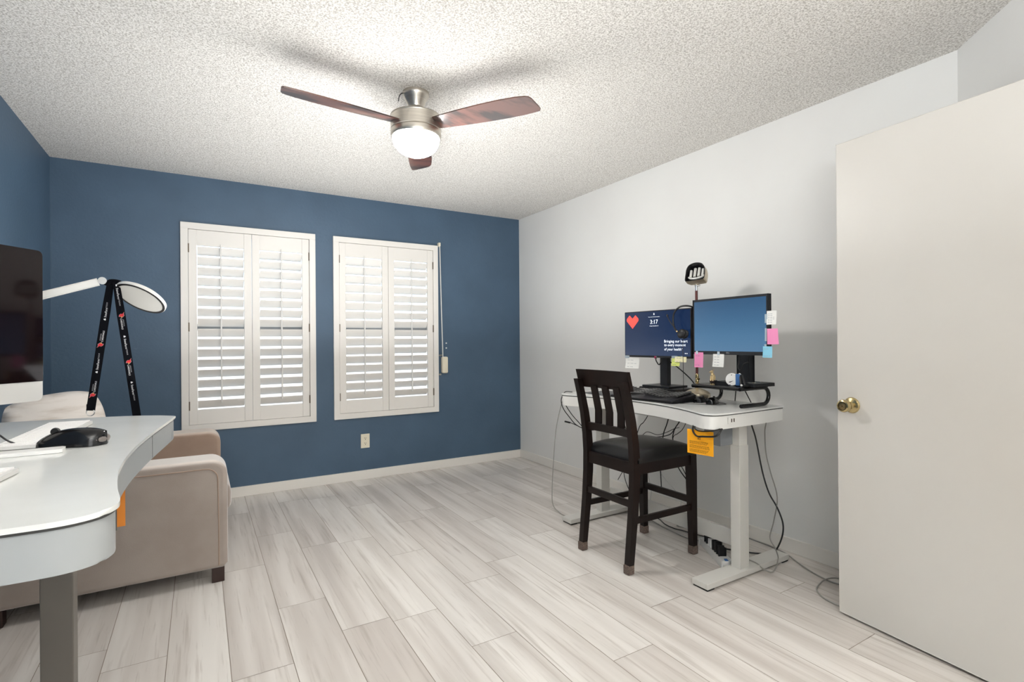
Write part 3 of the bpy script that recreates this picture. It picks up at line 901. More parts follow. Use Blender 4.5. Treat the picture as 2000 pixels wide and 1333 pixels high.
def padlock(m):
    m.box((-0.012, -0.0016, 1.3535), (0.008, 0.0004, 0.007))
    m.tube([(-0.015, -0.0016, 1.3565), (-0.015, -0.0016, 1.360), (-0.012, -0.0016, 1.362), (-0.009, -0.0016, 1.360), (-0.009, -0.0016, 1.3565)], 0.0006, 4)
scr('padlock_icon', padlock)
for i, q in enumerate(('Bringing our heart', 'to every moment', 'of your health')):
    wd = (0.176, 0.162, 0.129)[i]
    scr('slogan_text', lambda m: m.text(q, px1(0.069 + wd / 2, 1.1795 - i * 0.0245), width=wd))
scr('trademark_text', lambda m: m.text('TM', px1(0.069 + 0.136, 1.1365), width=0.008))
for u in (0.228, 0.240): scr('status_icon', lambda m: m.box((u, -0.0016, 1.1085), (0.006, 0.0004, 0.005)))

# docking box under it
mb = MB(); mb.box((2.515, 2.30, 0.8665), (0.17, 0.30, 0.053), 0.004)
obj('docking_station', mb, 'black', label='flat black box under the left monitor base', cat='docking station', origin=(2.515, 2.30, 0.84))

# monitor riser
RZ = 0.948
rs = thing('monitor_riser', 'black metal monitor riser with looped tube feet on the right desk', 'monitor riser', (2.45, 1.81, 0.84))
mb = MB(); mb.box((2.45, 1.80, RZ - 0.006), (0.235, 0.305, 0.010), 0.004); obj('shelf', mb, 'black_gloss', rs)
for y in (1.655, 1.945):
    r = 0.010
    z0 = 0.84 + r; z1 = RZ - 0.012
    rad = (z1 - z0) / 2
    pts = [(2.345, y, z0), (2.40, y, z0), (2.535, y, z0)]
    pts += [(2.535 + rad * math.sin(k / 10 * PI), y, z0 + rad - rad * math.cos(k / 10 * PI)) for k in range(1, 11)]
    pts += [(2.45, y, z1), (2.335, y, z1)]
    mb = MB(); mb.tube(pts, r, 12); obj('tube_foot', mb, 'black_gloss', rs)
mb = MB(); mb.tube([(2.336, 1.655, RZ - 0.012), (2.336, 1.945, RZ - 0.012)], 0.009, 12); obj('front_tube', mb, 'black_gloss', rs)
for (a, b) in (((2.555, 1.83, RZ - 0.012), (2.60, 1.872, 0.842)), ((2.557, 1.795, RZ - 0.012), (2.60, 1.772, 0.842))):
    mb = MB(); mb.cyl(a, b, 0.003, seg=8); obj('rear_prop', mb, 'black_gloss', rs)

t2, F2, w2, case2, sc2 = monitor('right monitor on the riser, plain blue screen, sticky notes on its edges', (2.448, 2.033), (2.424, 1.556), 1.110, 1.415, RZ, 'screen_blue', (2.50, 1.72), None, None, 'thick')
stand(t2, F2, RZ, 1.28, 0.072, 0.058, 0.065, 0.055, 0.055, (0.24, 0.16))
mb = MB(F2)
for k in range(4): mb.box((0.155 + 0.017 * k, -0.0012, 1.1175), (0.004, 0.001, 0.002))
obj('menu_button', mb, 'black', case2)

# loops of cable in the stands
def cable(name, label, pts, r, m, n=6, cat='cable', group=None, seg=6, extra=None):
    P = spline(pts, n)
    mb = MB(); mb.tube(P, r, seg)
    return obj(name, mb, m, label=label, cat=cat, group=group, origin=tuple(P[0]))

# ------------------------------------------------------------------ sticky notes
def note(name, label, F, u0, u1, z1, z0, m, lines, curl=0.012, tape=None, v=-0.003, ink='ink_blue', skew=0.0, pad=None):
    mb = MB(F)
    br = [0.0, 0.12]
    for i in range(lines):
        q = 0.22 + 0.62 * i / max(1, lines - 1)
        br += [q, q + 0.0017 / abs(z0 - z1)]
    br += [0.92, 1.0]
    cf = [0.0, 0.13, 0.30, 0.36, 0.58, 0.64, 0.8, 1.0]
    rows = []
    for q in br:
        rows.append([(u0 + (u1 - u0) * a + skew * q * (0.5 + a / 2), v - curl * q * q, z1 + (z0 - z1) * q) for a in cf])
    mb.sheet(rows)
    mb.bm.faces.ensure_lookup_table()
    ncol = len(cf) - 1
    for i in range(lines):
        r0 = 2 + 2 * i
        endc = random.choice((4, 5, 6))
        for c_ in range(1, endc):
            if c_ in (2, 4): continue
            mb.bm.faces[r0 * ncol + c_].material_index = 1
    c = F @ Vector(((u0 + u1) / 2, v, z1))
    o = obj(name, mb, [m, ink], label=label, cat='sticky note', origin=tuple(c), group='sticky notes on the monitors', angle=80)
    if tape:
        mb = MB(F); tu, tz0, tz1, tw = tape
        mb.box((tu, -0.0042, (tz0 + tz1) / 2), (tw, 0.0006, tz1 - tz0)); obj('tape', mb, 'tape', o, smooth=False)
    return o
h1 = w1 / 2
note('sticky_note', 'white note with faint writing hanging from the navy screen, beside the chair back', F1, -0.258, -0.140, 1.074, 1.004, 'paper', 3, tape=(-0.245, 1.07, 1.088, 0.04), skew=0.006)
note('sticky_note', 'lime green note under the navy screen, half behind a cream one', F1, 0.128, 0.190, 1.090, 1.032, 'green', 3, tape=(0.15, 1.08, 1.093, 0.045), v=-0.0025, curl=0.006)
note('sticky_note', 'small cream note overlapping the lime green note', F1, 0.155, 0.240, 1.088, 1.056, 'cream', 2, tape=(0.205, 1.08, 1.093, 0.02), v=-0.006, curl=0.004)
h2 = w2 / 2
note('sticky_note', 'pink note hanging between the monitors in front of the red lamp pole', F2, -h2 + 0.012, -h2 + 0.075, 1.118, 1.032, 'pink', 2, tape=(-h2 + 0.03, 1.108, 1.126, 0.015), curl=0.004)
note('sticky_note', 'white note hanging under the blue screen above the gold figurine', F2, -h2 + 0.142, -h2 + 0.216, 1.110, 1.040, 'paper', 4, tape=(-h2 + 0.18, 1.104, 1.124, 0.016), curl=0.006)
note('sticky_note', 'white note on the side of the blue screen, topmost of the side notes', F2, h2 - 0.004, h2 + 0.048, 1.330, 1.262, 'paper', 6, tape=(h2 - 0.008, 1.27, 1.315, 0.014), curl=0.004)
note('sticky_note', 'pink note on the side of the blue screen between white and pale blue notes', F2, h2 - 0.004, h2 + 0.054, 1.242, 1.164, 'pink', 0, tape=(h2 - 0.010, 1.18, 1.245, 0.010), curl=0.004, skew=0.008)
note('sticky_note', 'pale blue note at the lower corner of the blue screen', F2, h2 - 0.026, h2 + 0.026, 1.154, 1.098, 'sky_note', 2, tape=(h2 - 0.012, 1.145, 1.165, 0.012), curl=0.003, v=-0.005, ink='print_grey')

# ------------------------------------------------------------------ things on the right desk
# bronze tube lamp
lx, ly = 2.505, 2.055
lm = thing('desk_lamp', 'antique metal desk lamp with red pole and hooded tube head', 'lamp', (lx, ly, 0.84))
mb = MB(); mb.lathe([(0, 0.8402), (0.070, 0.8402), (0.073, 0.846), (0.073, 0.8485), (0.072, 0.850)], c=(lx, ly)); mb.lathe([(0.072, 0.850), (0.0735, 0.852), (0.0735, 0.874), (0.072, 0.877), (0.062, 0.886), (0.042, 0.897), (0.020, 0.904), (0.008, 0.907), (0, 0.907)], c=(lx, ly))
obj('base', mb, 'steel', lm)
mb = MB(); mb.lathe([(0.007, 0.905), (0.007, 0.935), (0.011, 0.94), (0.011, 0.955), (0.008, 0.962), (0.010, 0.968), (0.010, 0.985), (0.0075, 0.99)], c=(lx, ly), seg=20)
mb.cyl((lx - 0.008, ly - 0.02, 0.96), (lx, ly, 0.96), 0.006, seg=12); obj('lower_fitting', mb, 'brass', lm)
mb = MB(); mb.cyl((lx, ly, 0.985), (lx, ly, 1.478), 0.0075, seg=16); obj('pole', mb, 'cherry', lm)
mb = MB(); mb.cyl((lx, ly, 1.476), (lx, ly, 1.518), 0.007, seg=14); mb.cyl((lx, ly - 0.024, 1.508), (lx, ly + 0.010, 1.508), 0.006, seg=12); obj('upper_fitting', mb, 'chrome', lm)
# hooded head facing the room and down
hcen = (lx - 0.012, ly - 0.016, 1.572)
HF = frame(hcen, (0.28, -0.96, 0.06), (0.42, 0.06, 0.90))   # x across, y up, z = out of the open face
if HF.to_3x3().col[2].x > 0:
    HF = frame(hcen, (-0.28, 0.96, -0.06), (0.42, 0.06, 0.90))
hd = [(-0.064, -0.056), (-0.068, -0.045), (-0.068, 0.005), (-0.060, 0.032), (-0.040, 0.052), (0.0, 0.060), (0.040, 0.052), (0.060, 0.032), (0.068, 0.005), (0.068, -0.045), (0.064, -0.056), (0.05, -0.062), (-0.05, -0.062)]
hd = [(p.x * 0.86, p.y * 0.90) for p in spline([(a, b, 0) for a, b in hd], 4, closed=True)]
mb = MB(HF)
K = len(hd)
def ringv(sc, z, dy=0.0): return [mb.bm.verts.new(HF @ Vector((a * sc, b * sc + dy, z + (0.018 if b > 0 else 0.0) * (b / 0.054) * (1 if z > 0.01 else 0)))) for a, b in hd]
r0, r1, r2, r3 = ringv(1.0, 0.026), ringv(1.0, -0.005), ringv(0.85, -0.036), ringv(0.45, -0.050)
i0, i1 = ringv(0.95, 0.026), ringv(0.90, -0.016)
for A_, B_, mi in ((r0, r1, 0), (r1, r2, 0), (r2, r3, 0), (i0, r0, 1), (i1, i0, 1)):
    for k in range(K):
        f = mb.bm.faces.new((A_[k], A_[(k + 1) % K], B_[(k + 1) % K], B_[k])); f.material_index = mi
mb.bm.faces.new(r3)
hood = obj('hood', mb, ['steel', 'black'], lm, angle=40)
mb = MB(HF); mb.poly([(a * 0.905, b * 0.905, -0.015) for a, b in hd]); obj('reflector', mb, 'black', hood, smooth=False)
mb = MB(HF)
for k in range(4):
    u = -0.036 + 0.024 * k
    mb.cyl((u, -0.020, 0.004), (u, 0.038 if k in (1, 2) else 0.028, 0.004), 0.008, seg=12)
mb.tube(spline([(-0.046, -0.018, 0.006), (-0.030, -0.030, 0.010), (0.0, -0.035, 0.012), (0.030, -0.030, 0.010), (0.046, -0.018, 0.006)], 5), 0.006, 8)
obj('light_tube', mb, 'tube', lm)

# black desk mat, wave keyboard
mb = MB(); o_ = [(2.20, 1.965), (2.41, 1.965), (2.42, 1.975), (2.42, 2.74), (2.41, 2.75), (2.20, 2.75), (2.19, 2.74), (2.19, 1.975)]
mb.prism(o_, 0.8402, 0.8432); obj('desk_mat', mb, 'bezel', label='thin dark desk mat under the black keyboard', cat='desk mat', origin=(2.3, 2.36, 0.84))
kb = thing('keyboard', 'black wave shaped ergonomic keyboard behind the counter chair', 'keyboard', (2.30, 2.20, 0.8432))
KF = frame((2.295, 2.215, 0.8432), (0.05, -0.998, 0), (0.998, 0.05, 0))      # x to the right as typed, y away from the typist
KL, KD = 0.47, 0.20
def wave(u): return 0.016 + 0.012 * math.cos(u / KL * 2 * PI) ** 2 * (1 if abs(u) < KL * 0.5 else 0)
mb = MB(KF); nU = 24; top, bot = [], []
for i in range(nU + 1):
    u = -KL / 2 + KL * i / nU
    bulge = -0.022 * math.cos(u / KL * PI) ** 2
    ys = (-KD / 2 + bulge, -KD / 2 + 0.055 + bulge * 0.6, KD / 2 + bulge * 0.15)
    zs = (0.010, wave(u) + 0.004, wave(u) + 0.018)
    top.append([mb.bm.verts.new(KF @ Vector((u, y, z))) for y, z in zip(ys, zs)])
    bot.append([mb.bm.verts.new(KF @ Vector((u, y, 0.0005))) for y in ys])
for i in range(nU):
    for j in range(2):
        mb.bm.faces.new((top[i][j], top[i + 1][j], top[i + 1][j + 1], top[i][j + 1]))
        mb.bm.faces.new((bot[i][j], bot[i][j + 1], bot[i + 1][j + 1], bot[i + 1][j]))
    mb.bm.faces.new((top[i][0], bot[i][0], bot[i + 1][0], top[i + 1][0])); mb.bm.faces.new((top[i][2], top[i + 1][2], bot[i + 1][2], bot[i][2]))
for i in (0, nU):
    for j in range(2): mb.bm.faces.new((top[i][j], top[i][j + 1], bot[i][j + 1], bot[i][j]))
obj('body', mb, 'black', kb)
mb = MB(KF)
for row in range(6):
    y = -KD / 2 + 0.062 + row * 0.0218
    cols = 20
    for c_ in range(cols):
        u = -KL / 2 + 0.020 + c_ * (KL - 0.04) / (cols - 1)
        if row == 0 and 5 <= c_ <= 9:
            if c_ != 7: continue
            sz = 0.095
        else: sz = 0.0188
        bulge = -0.022 * math.cos(u / KL * PI) ** 2 * 0.5
        mb.box((u, y + bulge, wave(u) + 0.008 + row * 0.0028), (sz, 0.0185, 0.010), 0.0018, rot=Euler((R(7), 0, 0)), seg=1)
obj('keys', mb, 'key_black', kb)
mb = MB(KF)
for c_ in range(7): mb.box((-0.16 + c_ * 0.022, 0.094, wave(-0.1) + 0.0265), (0.016, 0.006, 0.004))
obj('media_keys', mb, 'alu', kb)

def mouse(label, c, d, s, m='black_gloss', side='black', z=0.84, wheel=True, group=None):
    """d: unit direction of the nose"""
    d = Vector((d[0], d[1], 0)).normalized(); F = Matrix((d, Vector((-d.y, d.x, 0)), Vector((0, 0, 1)))).transposed().to_4x4(); F.translation = Vector((c[0], c[1], z))
    t = thing('computer_mouse', label, 'computer mouse', (c[0], c[1], z), group=group)
    L_, W_, H_ = s
    mb = MB(F); nu, nv = 18, 14; g = []
    for i in range(nu + 1):
        a = i / nu; x = -L_ / 2 + L_ * a
        wv = W_ / 2 * (max(0.0, 1 - abs(2 * a - 1) ** 3.2)) ** 0.5 * (1.0 - 0.12 * math.sin(a * PI))
        hv = H_ * (max(0.0, 1 - abs((a - 0.38) / 0.64) ** 2.4)) ** 0.75
        if i == nu: hv = 0.004
        hv = max(hv, 0.003)
        g.append([mb.bm.verts.new(F @ Vector((x, wv * math.cos(PI * j / nv), 0.0008 + hv * math.sin(PI * j / nv) ** 0.7))) for j in range(nv + 1)])
    for i in range(nu):
        for j in range(nv): mb.bm.faces.new((g[i][j], g[i + 1][j], g[i + 1][j + 1], g[i][j + 1]))
        mb.bm.faces.new((g[i][0], g[i][nv], g[i + 1][nv], g[i + 1][0]))
    bmesh.ops.remove_doubles(mb.bm, verts=mb.bm.verts, dist=0.0002)
    obj('shell', mb, m, t, angle=60)
    if wheel:
        mb = MB(F); mb.lathe([(0, -0.004), (0.009, -0.004), (0.010, 0), (0.009, 0.004), (0, 0.004)], seg=20, axis=Matrix.Translation((L_ * 0.24, 0, H_ * 0.84)) @ Matrix.Rotation(R(90), 4, 'X')); obj('scroll_wheel', mb, side, t)
    return t, F
mouse('glossy black mouse on the desk in front of the monitor riser', (2.392, 1.862), (1, 0.35), (0.105, 0.060, 0.036))
mouse('matte black mouse against the antique lamp base', (2.400, 1.945), (1, 0.15), (0.085, 0.056, 0.032), m='black')

# headset hung over the corner of the navy monitor
hsx = 2.455
hsT = thing('headset', 'black headset with boom microphone hung over the navy monitor', 'headset', (hsx, 2.11, 1.38))
band = spline([(2.50, 2.085, 1.352), (2.492, 2.07, 1.374), (2.478, 2.072, 1.3855), (2.462, 2.10, 1.391), (2.448, 2.135, 1.384), (2.440, 2.165, 1.352), (2.438, 2.172, 1.315), (2.438, 2.169, 1.283), (2.438, 2.158, 1.256), (2.438, 2.140, 1.236)], 6)
mb = MB(); mb.tube(band, 0.0052, 8); obj('headband', mb, 'black', hsT)
mb = MB(); mb.ball((2.437, 2.108, 1.226), (0.016, 0.032, 0.026), rot=Euler((R(-35), 0, 0))); mb.ball((2.448, 2.095, 1.222), (0.012, 0.030, 0.025), rot=Euler((R(-35), 0, 0))); obj('ear_cup', mb, 'black', hsT)
mb = MB(); mb.ball((2.4215, 2.130, 1.240), (0.004, 0.005, 0.005)); obj('cup_badge', mb, 'gold', hsT)
mb = MB(); mb.tube(spline([(2.432, 2.130, 1.238), (2.420, 2.161, 1.279), (2.418, 2.184, 1.308), (2.418, 2.196, 1.331)], 5), 0.0028, 6); mb.ball((2.418, 2.198, 1.336), (0.006, 0.006, 0.011), rot=Euler((R(-25), 0, 0))); obj('microphone_boom', mb, 'black', hsT)
mb = MB(); mb.tube(spline([(2.437, 2.098, 1.205), (2.432, 2.095, 1.13), (2.431, 2.092, 1.02), (2.43, 2.091, 0.93), (2.425, 2.09, 0.86), (2.418, 2.10, 0.848), (2.412, 2.13, 0.8455)], 6), 0.0016, 6); obj('cord', mb, 'cord_black', hsT)

# gold figurine (small seated dog-like trophy) at the back of the riser
fgx, fgy = 2.50, 1.938
fg = thing('figurine', 'tiny gold animal figurine on a dark base under the white note', 'figurine', (fgx, fgy, RZ - 0.001))
mb = MB(); mb.box((fgx, fgy, 0.9535), (0.026, 0.034, 0.012), 0.002); obj('plinth', mb, 'sofa_leg', fg)
mb = MB(); mb.ball((fgx, fgy, 0.974), (0.011, 0.012, 0.020)); mb.ball((fgx - 0.006, fgy + 0.002, 0.992), (0.009, 0.009, 0.014)); mb.ball((fgx - 0.010, fgy + 0.004, 1.008), (0.008, 0.008, 0.008)); mb.ball((fgx - 0.017, fgy + 0.008, 1.005), (0.006, 0.005, 0.004))
for dy in (-0.006, 0.008): mb.cyl((fgx - 0.012, fgy + dy, 0.955), (fgx - 0.009, fgy + dy, 0.985), 0.004, 0.005, seg=10)
mb.cyl((fgx - 0.006, fgy - 0.004, 1.012), (fgx - 0.004, fgy - 0.006, 1.022), 0.003, 0.001, seg=8)
obj('figure', mb, 'gold', fg)

# round white gadget, blue block, folding stand, dish of clips on the riser
gx, gy = 2.392, 1.735
gd = thing('desk_gadget', 'round white disc gadget with a blue back standing on the riser', 'gadget', (gx, gy, RZ))
A = Matrix.Translation((gx, gy, RZ + 0.0335 - 0.001)) @ Matrix.Rotation(R(-90), 4, 'Y') @ Matrix.Rotation(R(0), 4, 'Z')
A = frame((gx, gy, RZ + 0.0325), (0.25, -0.968, 0), (0, 0, 1))
mb = MB(); mb.lathe([(0, 0.0), (0.031, 0.0), (0.033, 0.003), (0.033, 0.012), (0.031, 0.015), (0, 0.015)], axis=A @ Matrix.Translation((0, 0, 0) if A.to_3x3().col[2].x < 0 else (0, 0, -0.015)), seg=36); obj('face', mb, 'white_plastic', gd)
sgn = 1 if A.to_3x3().col[2].x < 0 else -1
mb = MB(A); zz = 0.0156 * sgn
mb.poly([(-0.012, -0.012, zz), (0.012, -0.005, zz), (-0.006, -0.015, zz), (-0.014, -0.016, zz)]); obj('printed_mark', mb, 'black', gd)
for c_, r_ in (((0.0, 0.024, zz), (0.0025, 0.0025, 0.0005)), ((-0.008, -0.028, zz), (0.004, 0.0018, 0.0005))):
    mb = MB(A); mb.ball(c_, r_, seg=10); obj('printed_dot', mb, 'black', gd)
mb = MB(A); mb.box((0.031, 0.0, 0.004 * sgn), (0.022, 0.060, 0.026), 0.003); obj('blue_block', mb, 'blue_plastic', gd)
fs = thing('folding_stand', 'small black folding phone stand leaning beside the blue block', 'phone stand', (2.42, 1.655, RZ))
mb = MB()
mb.cyl((2.398, 1.697, RZ + 0.058), (2.368, 1.668, RZ + 0.007), 0.0055, seg=10); mb.cyl((2.410, 1.692, RZ + 0.056), (2.380, 1.655, RZ + 0.007), 0.0055, seg=10); obj('arm', mb, 'black', fs)
for p in ((2.399, 1.699, RZ + 0.06), (2.366, 1.666, RZ + 0.0065)):
    mb = MB(); mb.ball(p, (0.006, 0.006, 0.006)); obj('pivot', mb, 'white_plastic', fs)
mb = MB(); mb.box((2.392, 1.655, RZ + 0.005), (0.05, 0.03, 0.010), 0.002); obj('foot', mb, 'black', fs)
ds = thing('paper_clip_dish', 'small clear dish of metal clips at the riser end', 'dish', (2.50, 1.685, RZ))
mb = MB(); mb.lathe([(0, RZ), (0.030, RZ), (0.034, RZ + 0.018), (0.0325, RZ + 0.018), (0.029, RZ + 0.002), (0, RZ + 0.002)], c=(2.50, 1.685), seg=32); obj('bowl', mb, 'clear', ds)
mb = MB()
for k in range(9):
    a = random.random() * PI; cx_, cy_ = 2.50 + random.uniform(-.014, .014), 1.685 + random.uniform(-.014, .014)
    z_ = RZ + 0.004 + 0.0013 * k
    d = Vector((math.cos(a), math.sin(a), 0)) * 0.009; q = Vector((-d.y, d.x, 0)) * 0.35
    c_ = Vector((cx_, cy_, z_))
    mb.tube([c_ - d, c_ + d, c_ + d + q, c_ - d * 0.6 + q, c_ - d * 0.6 + q * 0.3, c_ + d * 0.6 + q * 0.3], 0.0009, 5)
obj('clips', mb, 'clips', ds, kind='stuff')
mb = MB(); mb.sheet([[(2.37, 1.90, 0.8406), (2.37, 1.86, 0.8406)], [(2.44, 1.90, 0.8406), (2.44, 1.86, 0.8406)]]); obj('sticky_note', mb, 'pink', label='pink note lying flat under the glossy black mouse', cat='sticky note', origin=(2.40, 1.88, 0.8406), smooth=False)

# ------------------------------------------------------------------ things on the left desk
ZD = zl
im = thing('desktop_computer', 'large silver all in one desktop computer with a dark glossy screen', 'computer', (-0.62, 1.77, ZD))
ix = Vector((0.62, 0.785, 0)).normalized(); inn = Vector((ix.y, -ix.x, 0))   # facing the room
ic = Vector((-0.39, 1.997, 0)) - ix * 0.325
FI = Matrix((ix, -inn, Vector((0, 0, 1)))).transposed().to_4x4(); FI.translation = ic
zb_, zc_, zt_ = 1.027, 1.083, 1.460
def rrect(u0, u1, v0, v1, r, corners=(1, 1, 1, 1), n=6):
    out = []
    for (cx_, cy_, a0, use) in ((u1 - r, v0 + r, -90, corners[0]), (u1 - r, v1 - r, 0, corners[1]), (u0 + r, v1 - r, 90, corners[2]), (u0 + r, v0 + r, 180, corners[3])):
        if use:
            for k in range(n + 1):
                a = R(a0 + 90 * k / n); out.append((cx_ + r * math.cos(a), cy_ + r * math.sin(a)))
        else:
            sx_, sy_ = (1 if cx_ > (u0 + u1) / 2 else -1), (1 if cy_ > (v0 + v1) / 2 else -1)
            out.append((cx_ + sx_ * r, cy_ + sy_ * r))
    return out
FV = FI @ Matrix(((1, 0, 0, 0), (0, 0, -1, 0), (0, 1, 0, 0), (0, 0, 0, 1)))    # u, height, towards viewer
mb = MB(FV); mb.prism(rrect(-0.325, 0.325, zb_, zt_, 0.014), -0.012, 0.0, 0.001); mb.ball((0, 1.25, -0.018), (0.26, 0.17, 0.03), seg=32); obj('housing', mb, 'alu', im, label='silver aluminium chin and casing')
mb = MB(FV); mb.prism(rrect(-0.325, 0.325, zc_, zt_, 0.014, (0, 1, 1, 0)), 0.0002, 0.002, 0.0004); obj('screen', mb, 'imac_glass', im, label='dark glossy switched-off glass')
mb = MB(FI)
mb.box((0, 0.070, ZD + 0.003), (0.20, 0.17, 0.006), 0.002); mb.box((0, 0.125, ZD + 0.11), (0.19, 0.010, 0.22), 0.003, rot=Euler((R(-14), 0, 0))); mb.box((0, 0.075, ZD + 0.21), (0.12, 0.09, 0.012), 0.003)
obj('stand', mb, 'alu', im)

# disc lamp behind the computer
YLm = 2.27
dl = thing('desk_lamp', 'white arm desk lamp with a round flat disc head', 'lamp', (-0.62, 2.19, ZD))
mb = MB(); mb.lathe([(0, ZD), (0.075, ZD), (0.075, ZD + 0.014), (0.07, ZD + 0.018), (0, ZD + 0.018)], c=(-0.60, 2.165)); obj('base', mb, 'lamp_white', dl)
elbow = Vector((-0.640, 2.235, 1.275)); jt = Vector((-0.288, YLm, 1.407))
def bar(a, b, w, h_, m, nm, par):
    a, b = Vector(a), Vector(b); d = (b - a); F = frame((a + b) / 2, d, (0, 0, 1) if abs(d.normalized().z) < 0.9 else (0, 1, 0))
    mb = MB(F); mb.box((0, 0, 0), (d.length, h_, w), 0.003); return obj(nm, mb, m, par)
bar((-0.60, 2.165, ZD + 0.012), elbow, 0.018, 0.018, 'lamp_white', 'lower_arm', dl)
bar(elbow, jt - (jt - elbow).normalized() * 0.012, 0.016, 0.019, 'lamp_white', 'upper_arm', dl)
mb = MB(); mb.cyl(elbow + Vector((0, -0.014, 0)), elbow + Vector((0, 0.014, 0)), 0.014, seg=24); obj('elbow_joint', mb, 'chrome', dl)
mb = MB(); mb.cyl(jt + Vector((0.004, -0.016, 0)), jt + Vector((0.004, 0.016, 0)), 0.0125, seg=28); obj('head_joint', mb, 'chrome', dl)
hc_ = Vector((-0.1775, YLm, 1.3516))
nn_ = Vector((-0.4187, -0.4051, -0.8128)).normalized()
la = (hc_ - jt); la = (la - nn_ * la.dot(nn_)).normalized()
mb = MB(); neck0 = jt + Vector((0.012, 0, -0.002)); mb.tube([neck0, hc_ - la * 0.074 - nn_ * 0.004], 0.006, 10); obj('neck', mb, 'black', dl)
FH = frame(hc_, la, nn_.cross(la)); 
if (FH.to_3x3() @ Vector((0, 0, 1))).dot(nn_) < 0: FH = frame(hc_, la, -nn_.cross(la))
mb = MB(); mb.lathe([(0, -0.013), (0.074, -0.013), (0.082, -0.008), (0.083, 0.0), (0.082, 0.003), (0.078, 0.003)], axis=FH, seg=56); hs_ = obj('head_shell', mb, 'lamp_white', dl)
mb = MB(); mb.lathe([(0.0808, 0.0028), (0.0808, 0.0045), (0.0735, 0.0045), (0.0735, 0.0025)], axis=FH, seg=56); obj('head_rim', mb, 'black', hs_)
mb = MB(); mb.lathe([(0.0745, 0.0015), (0.0745, 0.0032), (0, 0.0032)], axis=FH, seg=56); obj('diffuser', mb, 'diffuser', hs_)

# lanyard hanging from the lamp neck
lt = Vector((-0.250, YLm - 0.012, 1.398))
ly_ = thing('lanyard', 'black printed lanyard hanging from the disc lamp neck', 'lanyard', tuple(lt))
eA0, eA1 = Vector((-0.262, YLm - 0.010, 1.402)), Vector((-0.319, YLm - 0.006, 0.962))
eB0, eB1 = Vector((-0.246, YLm - 0.014, 1.402)), Vector((-0.186, YLm + 0.010, 0.880))
nv_ = Vector((0.13, -0.99, 0)).normalized()
def strap(a, b, w, off):
    d = (b - a); L_ = d.length; d.normalize()
    x = nv_.cross(d).normalized()
    rows = []; n = 14
    for i in range(n + 1):
        s = i / n; p = a + d * (L_ * s) + nv_ * (off + 0.002 * math.sin(s * 3))
        ww = w * (0.8 + 0.2 * min(1, s * 5))
        rows.append([p - x * ww / 2, p + x * ww / 2])
    mb = MB(); mb.sheet(rows); return mb, d, x, L_
mbA, dA, xA, LA = strap(eA0, eA1, 0.0245, 0.003)
sA = obj('strap', mbA, 'strap', ly_)
mbB, dB, xB, LB = strap(eB0, eB1, 0.0245, 0.006)
sB = obj('strap', mbB, 'strap', ly_)
mb = MB(); mb.tube(spline([eA0 + Vector((-0.01, 0, -0.012)), eA0 + Vector((0.0, 0.0, 0.003)), eB0 + Vector((0.008, 0.0, 0.001)), eB0 + Vector((0.02, 0, -0.012))], 5), 0.009, 8); obj('strap_fold', mb, 'strap', ly_)
mb = MB(); mb.box(eA1 + Vector((0, -0.001, 0.012)), (0.022, 0.006, 0.022), 0.002); obj('clip_sleeve', mb, 'strap', ly_)
mb = MB(); rc = eA1 + Vector((0.0, -0.002, -0.006))
mb.tube([rc + Vector((0.011 * math.cos(2 * PI * k / 20), 0, 0.0115 * math.sin(2 * PI * k / 20))) for k in range(21)], 0.0016, 6, cap=False); obj('ring', mb, 'chrome', ly_)
def print_strap(a, d, L_, off, seq, par, flip):
    for (kind, s, ln) in seq:
        p = a + d * (L_ * s) + nv_ * (off + 0.0035)
        xd = -d if flip else d                 # reading direction along the strap
        Fm = frame(p, xd, nv_.cross(xd))
        def pr(nm, m, f):
            mb = MB(); f(mb); obj(nm, mb, m, par, smooth=False)
        if kind == 'sf':
            pr('word', 'print_white', lambda m: m.text('StateFarm', Fm @ Matrix.Translation((-ln * 0.02, 0, 0)), width=ln * 0.52, height=0.0062))
            pr('small_word', 'print_grey', lambda m: m.text('STADIUM', Fm @ Matrix.Translation((ln * 0.40, 0.0005, 0)), width=ln * 0.30, height=0.0042))
            mb = MB()
            for (dx, dy) in ((-0.40, 0.0016), (-0.42, -0.0012), (-0.38, -0.0012)):
                mb.F = Fm; mb.ball((ln * dx, dy, 0), (0.0022, 0.0017, 0.0002), seg=10)
            obj('oval_emblem', mb, 'print_white', par, smooth=False)
        else:
            pr('word', 'print_white', lambda m: m.text('CARDINALS', Fm @ Matrix.Translation((ln * 0.16, -0.0022, 0)), width=ln * 0.62, height=0.0048))
            pr('small_word', 'print_grey', lambda m: m.text('ARIZONA', Fm @ Matrix.Translation((ln * 0.10, 0.0038, 0)), width=ln * 0.40, height=0.0032))
            b = Fm @ Matrix.Translation((-ln * 0.34, 0, 0))
            k = 0.0092
            out = [(-1.0, 0.95), (-0.35, 0.75), (0.25, 0.85), (0.75, 0.35), (1.0, -0.1), (0.6, -0.15), (0.5, -0.75), (-0.1, -0.55), (-0.45, -0.1), (-0.3, 0.25)]
            mb = MB()
            mb.poly([b @ Vector((u * k * 1.12, v * k * 1.12, -0.0001)) for u, v in out]); mb.mi = 1
            mb.poly([b @ Vector((u * k, v * k, 0.0002)) for u, v in out]); mb.mi = 2
            mb.poly([b @ Vector((u * k, v * k, 0.0004)) for u, v in ((0.65, 0.2), (1.0, -0.1), (0.6, -0.15), (0.5, 0.0))])
            obj('bird_emblem', mb, ['print_grey', 'print_red', 'print_gold'], par, smooth=False)
print_strap(eA0, dA, LA, 0.003, [('sf', 0.235, 0.062), ('az', 0.445, 0.062), ('sf', 0.64, 0.068), ('az', 0.835, 0.060)], sA, True)
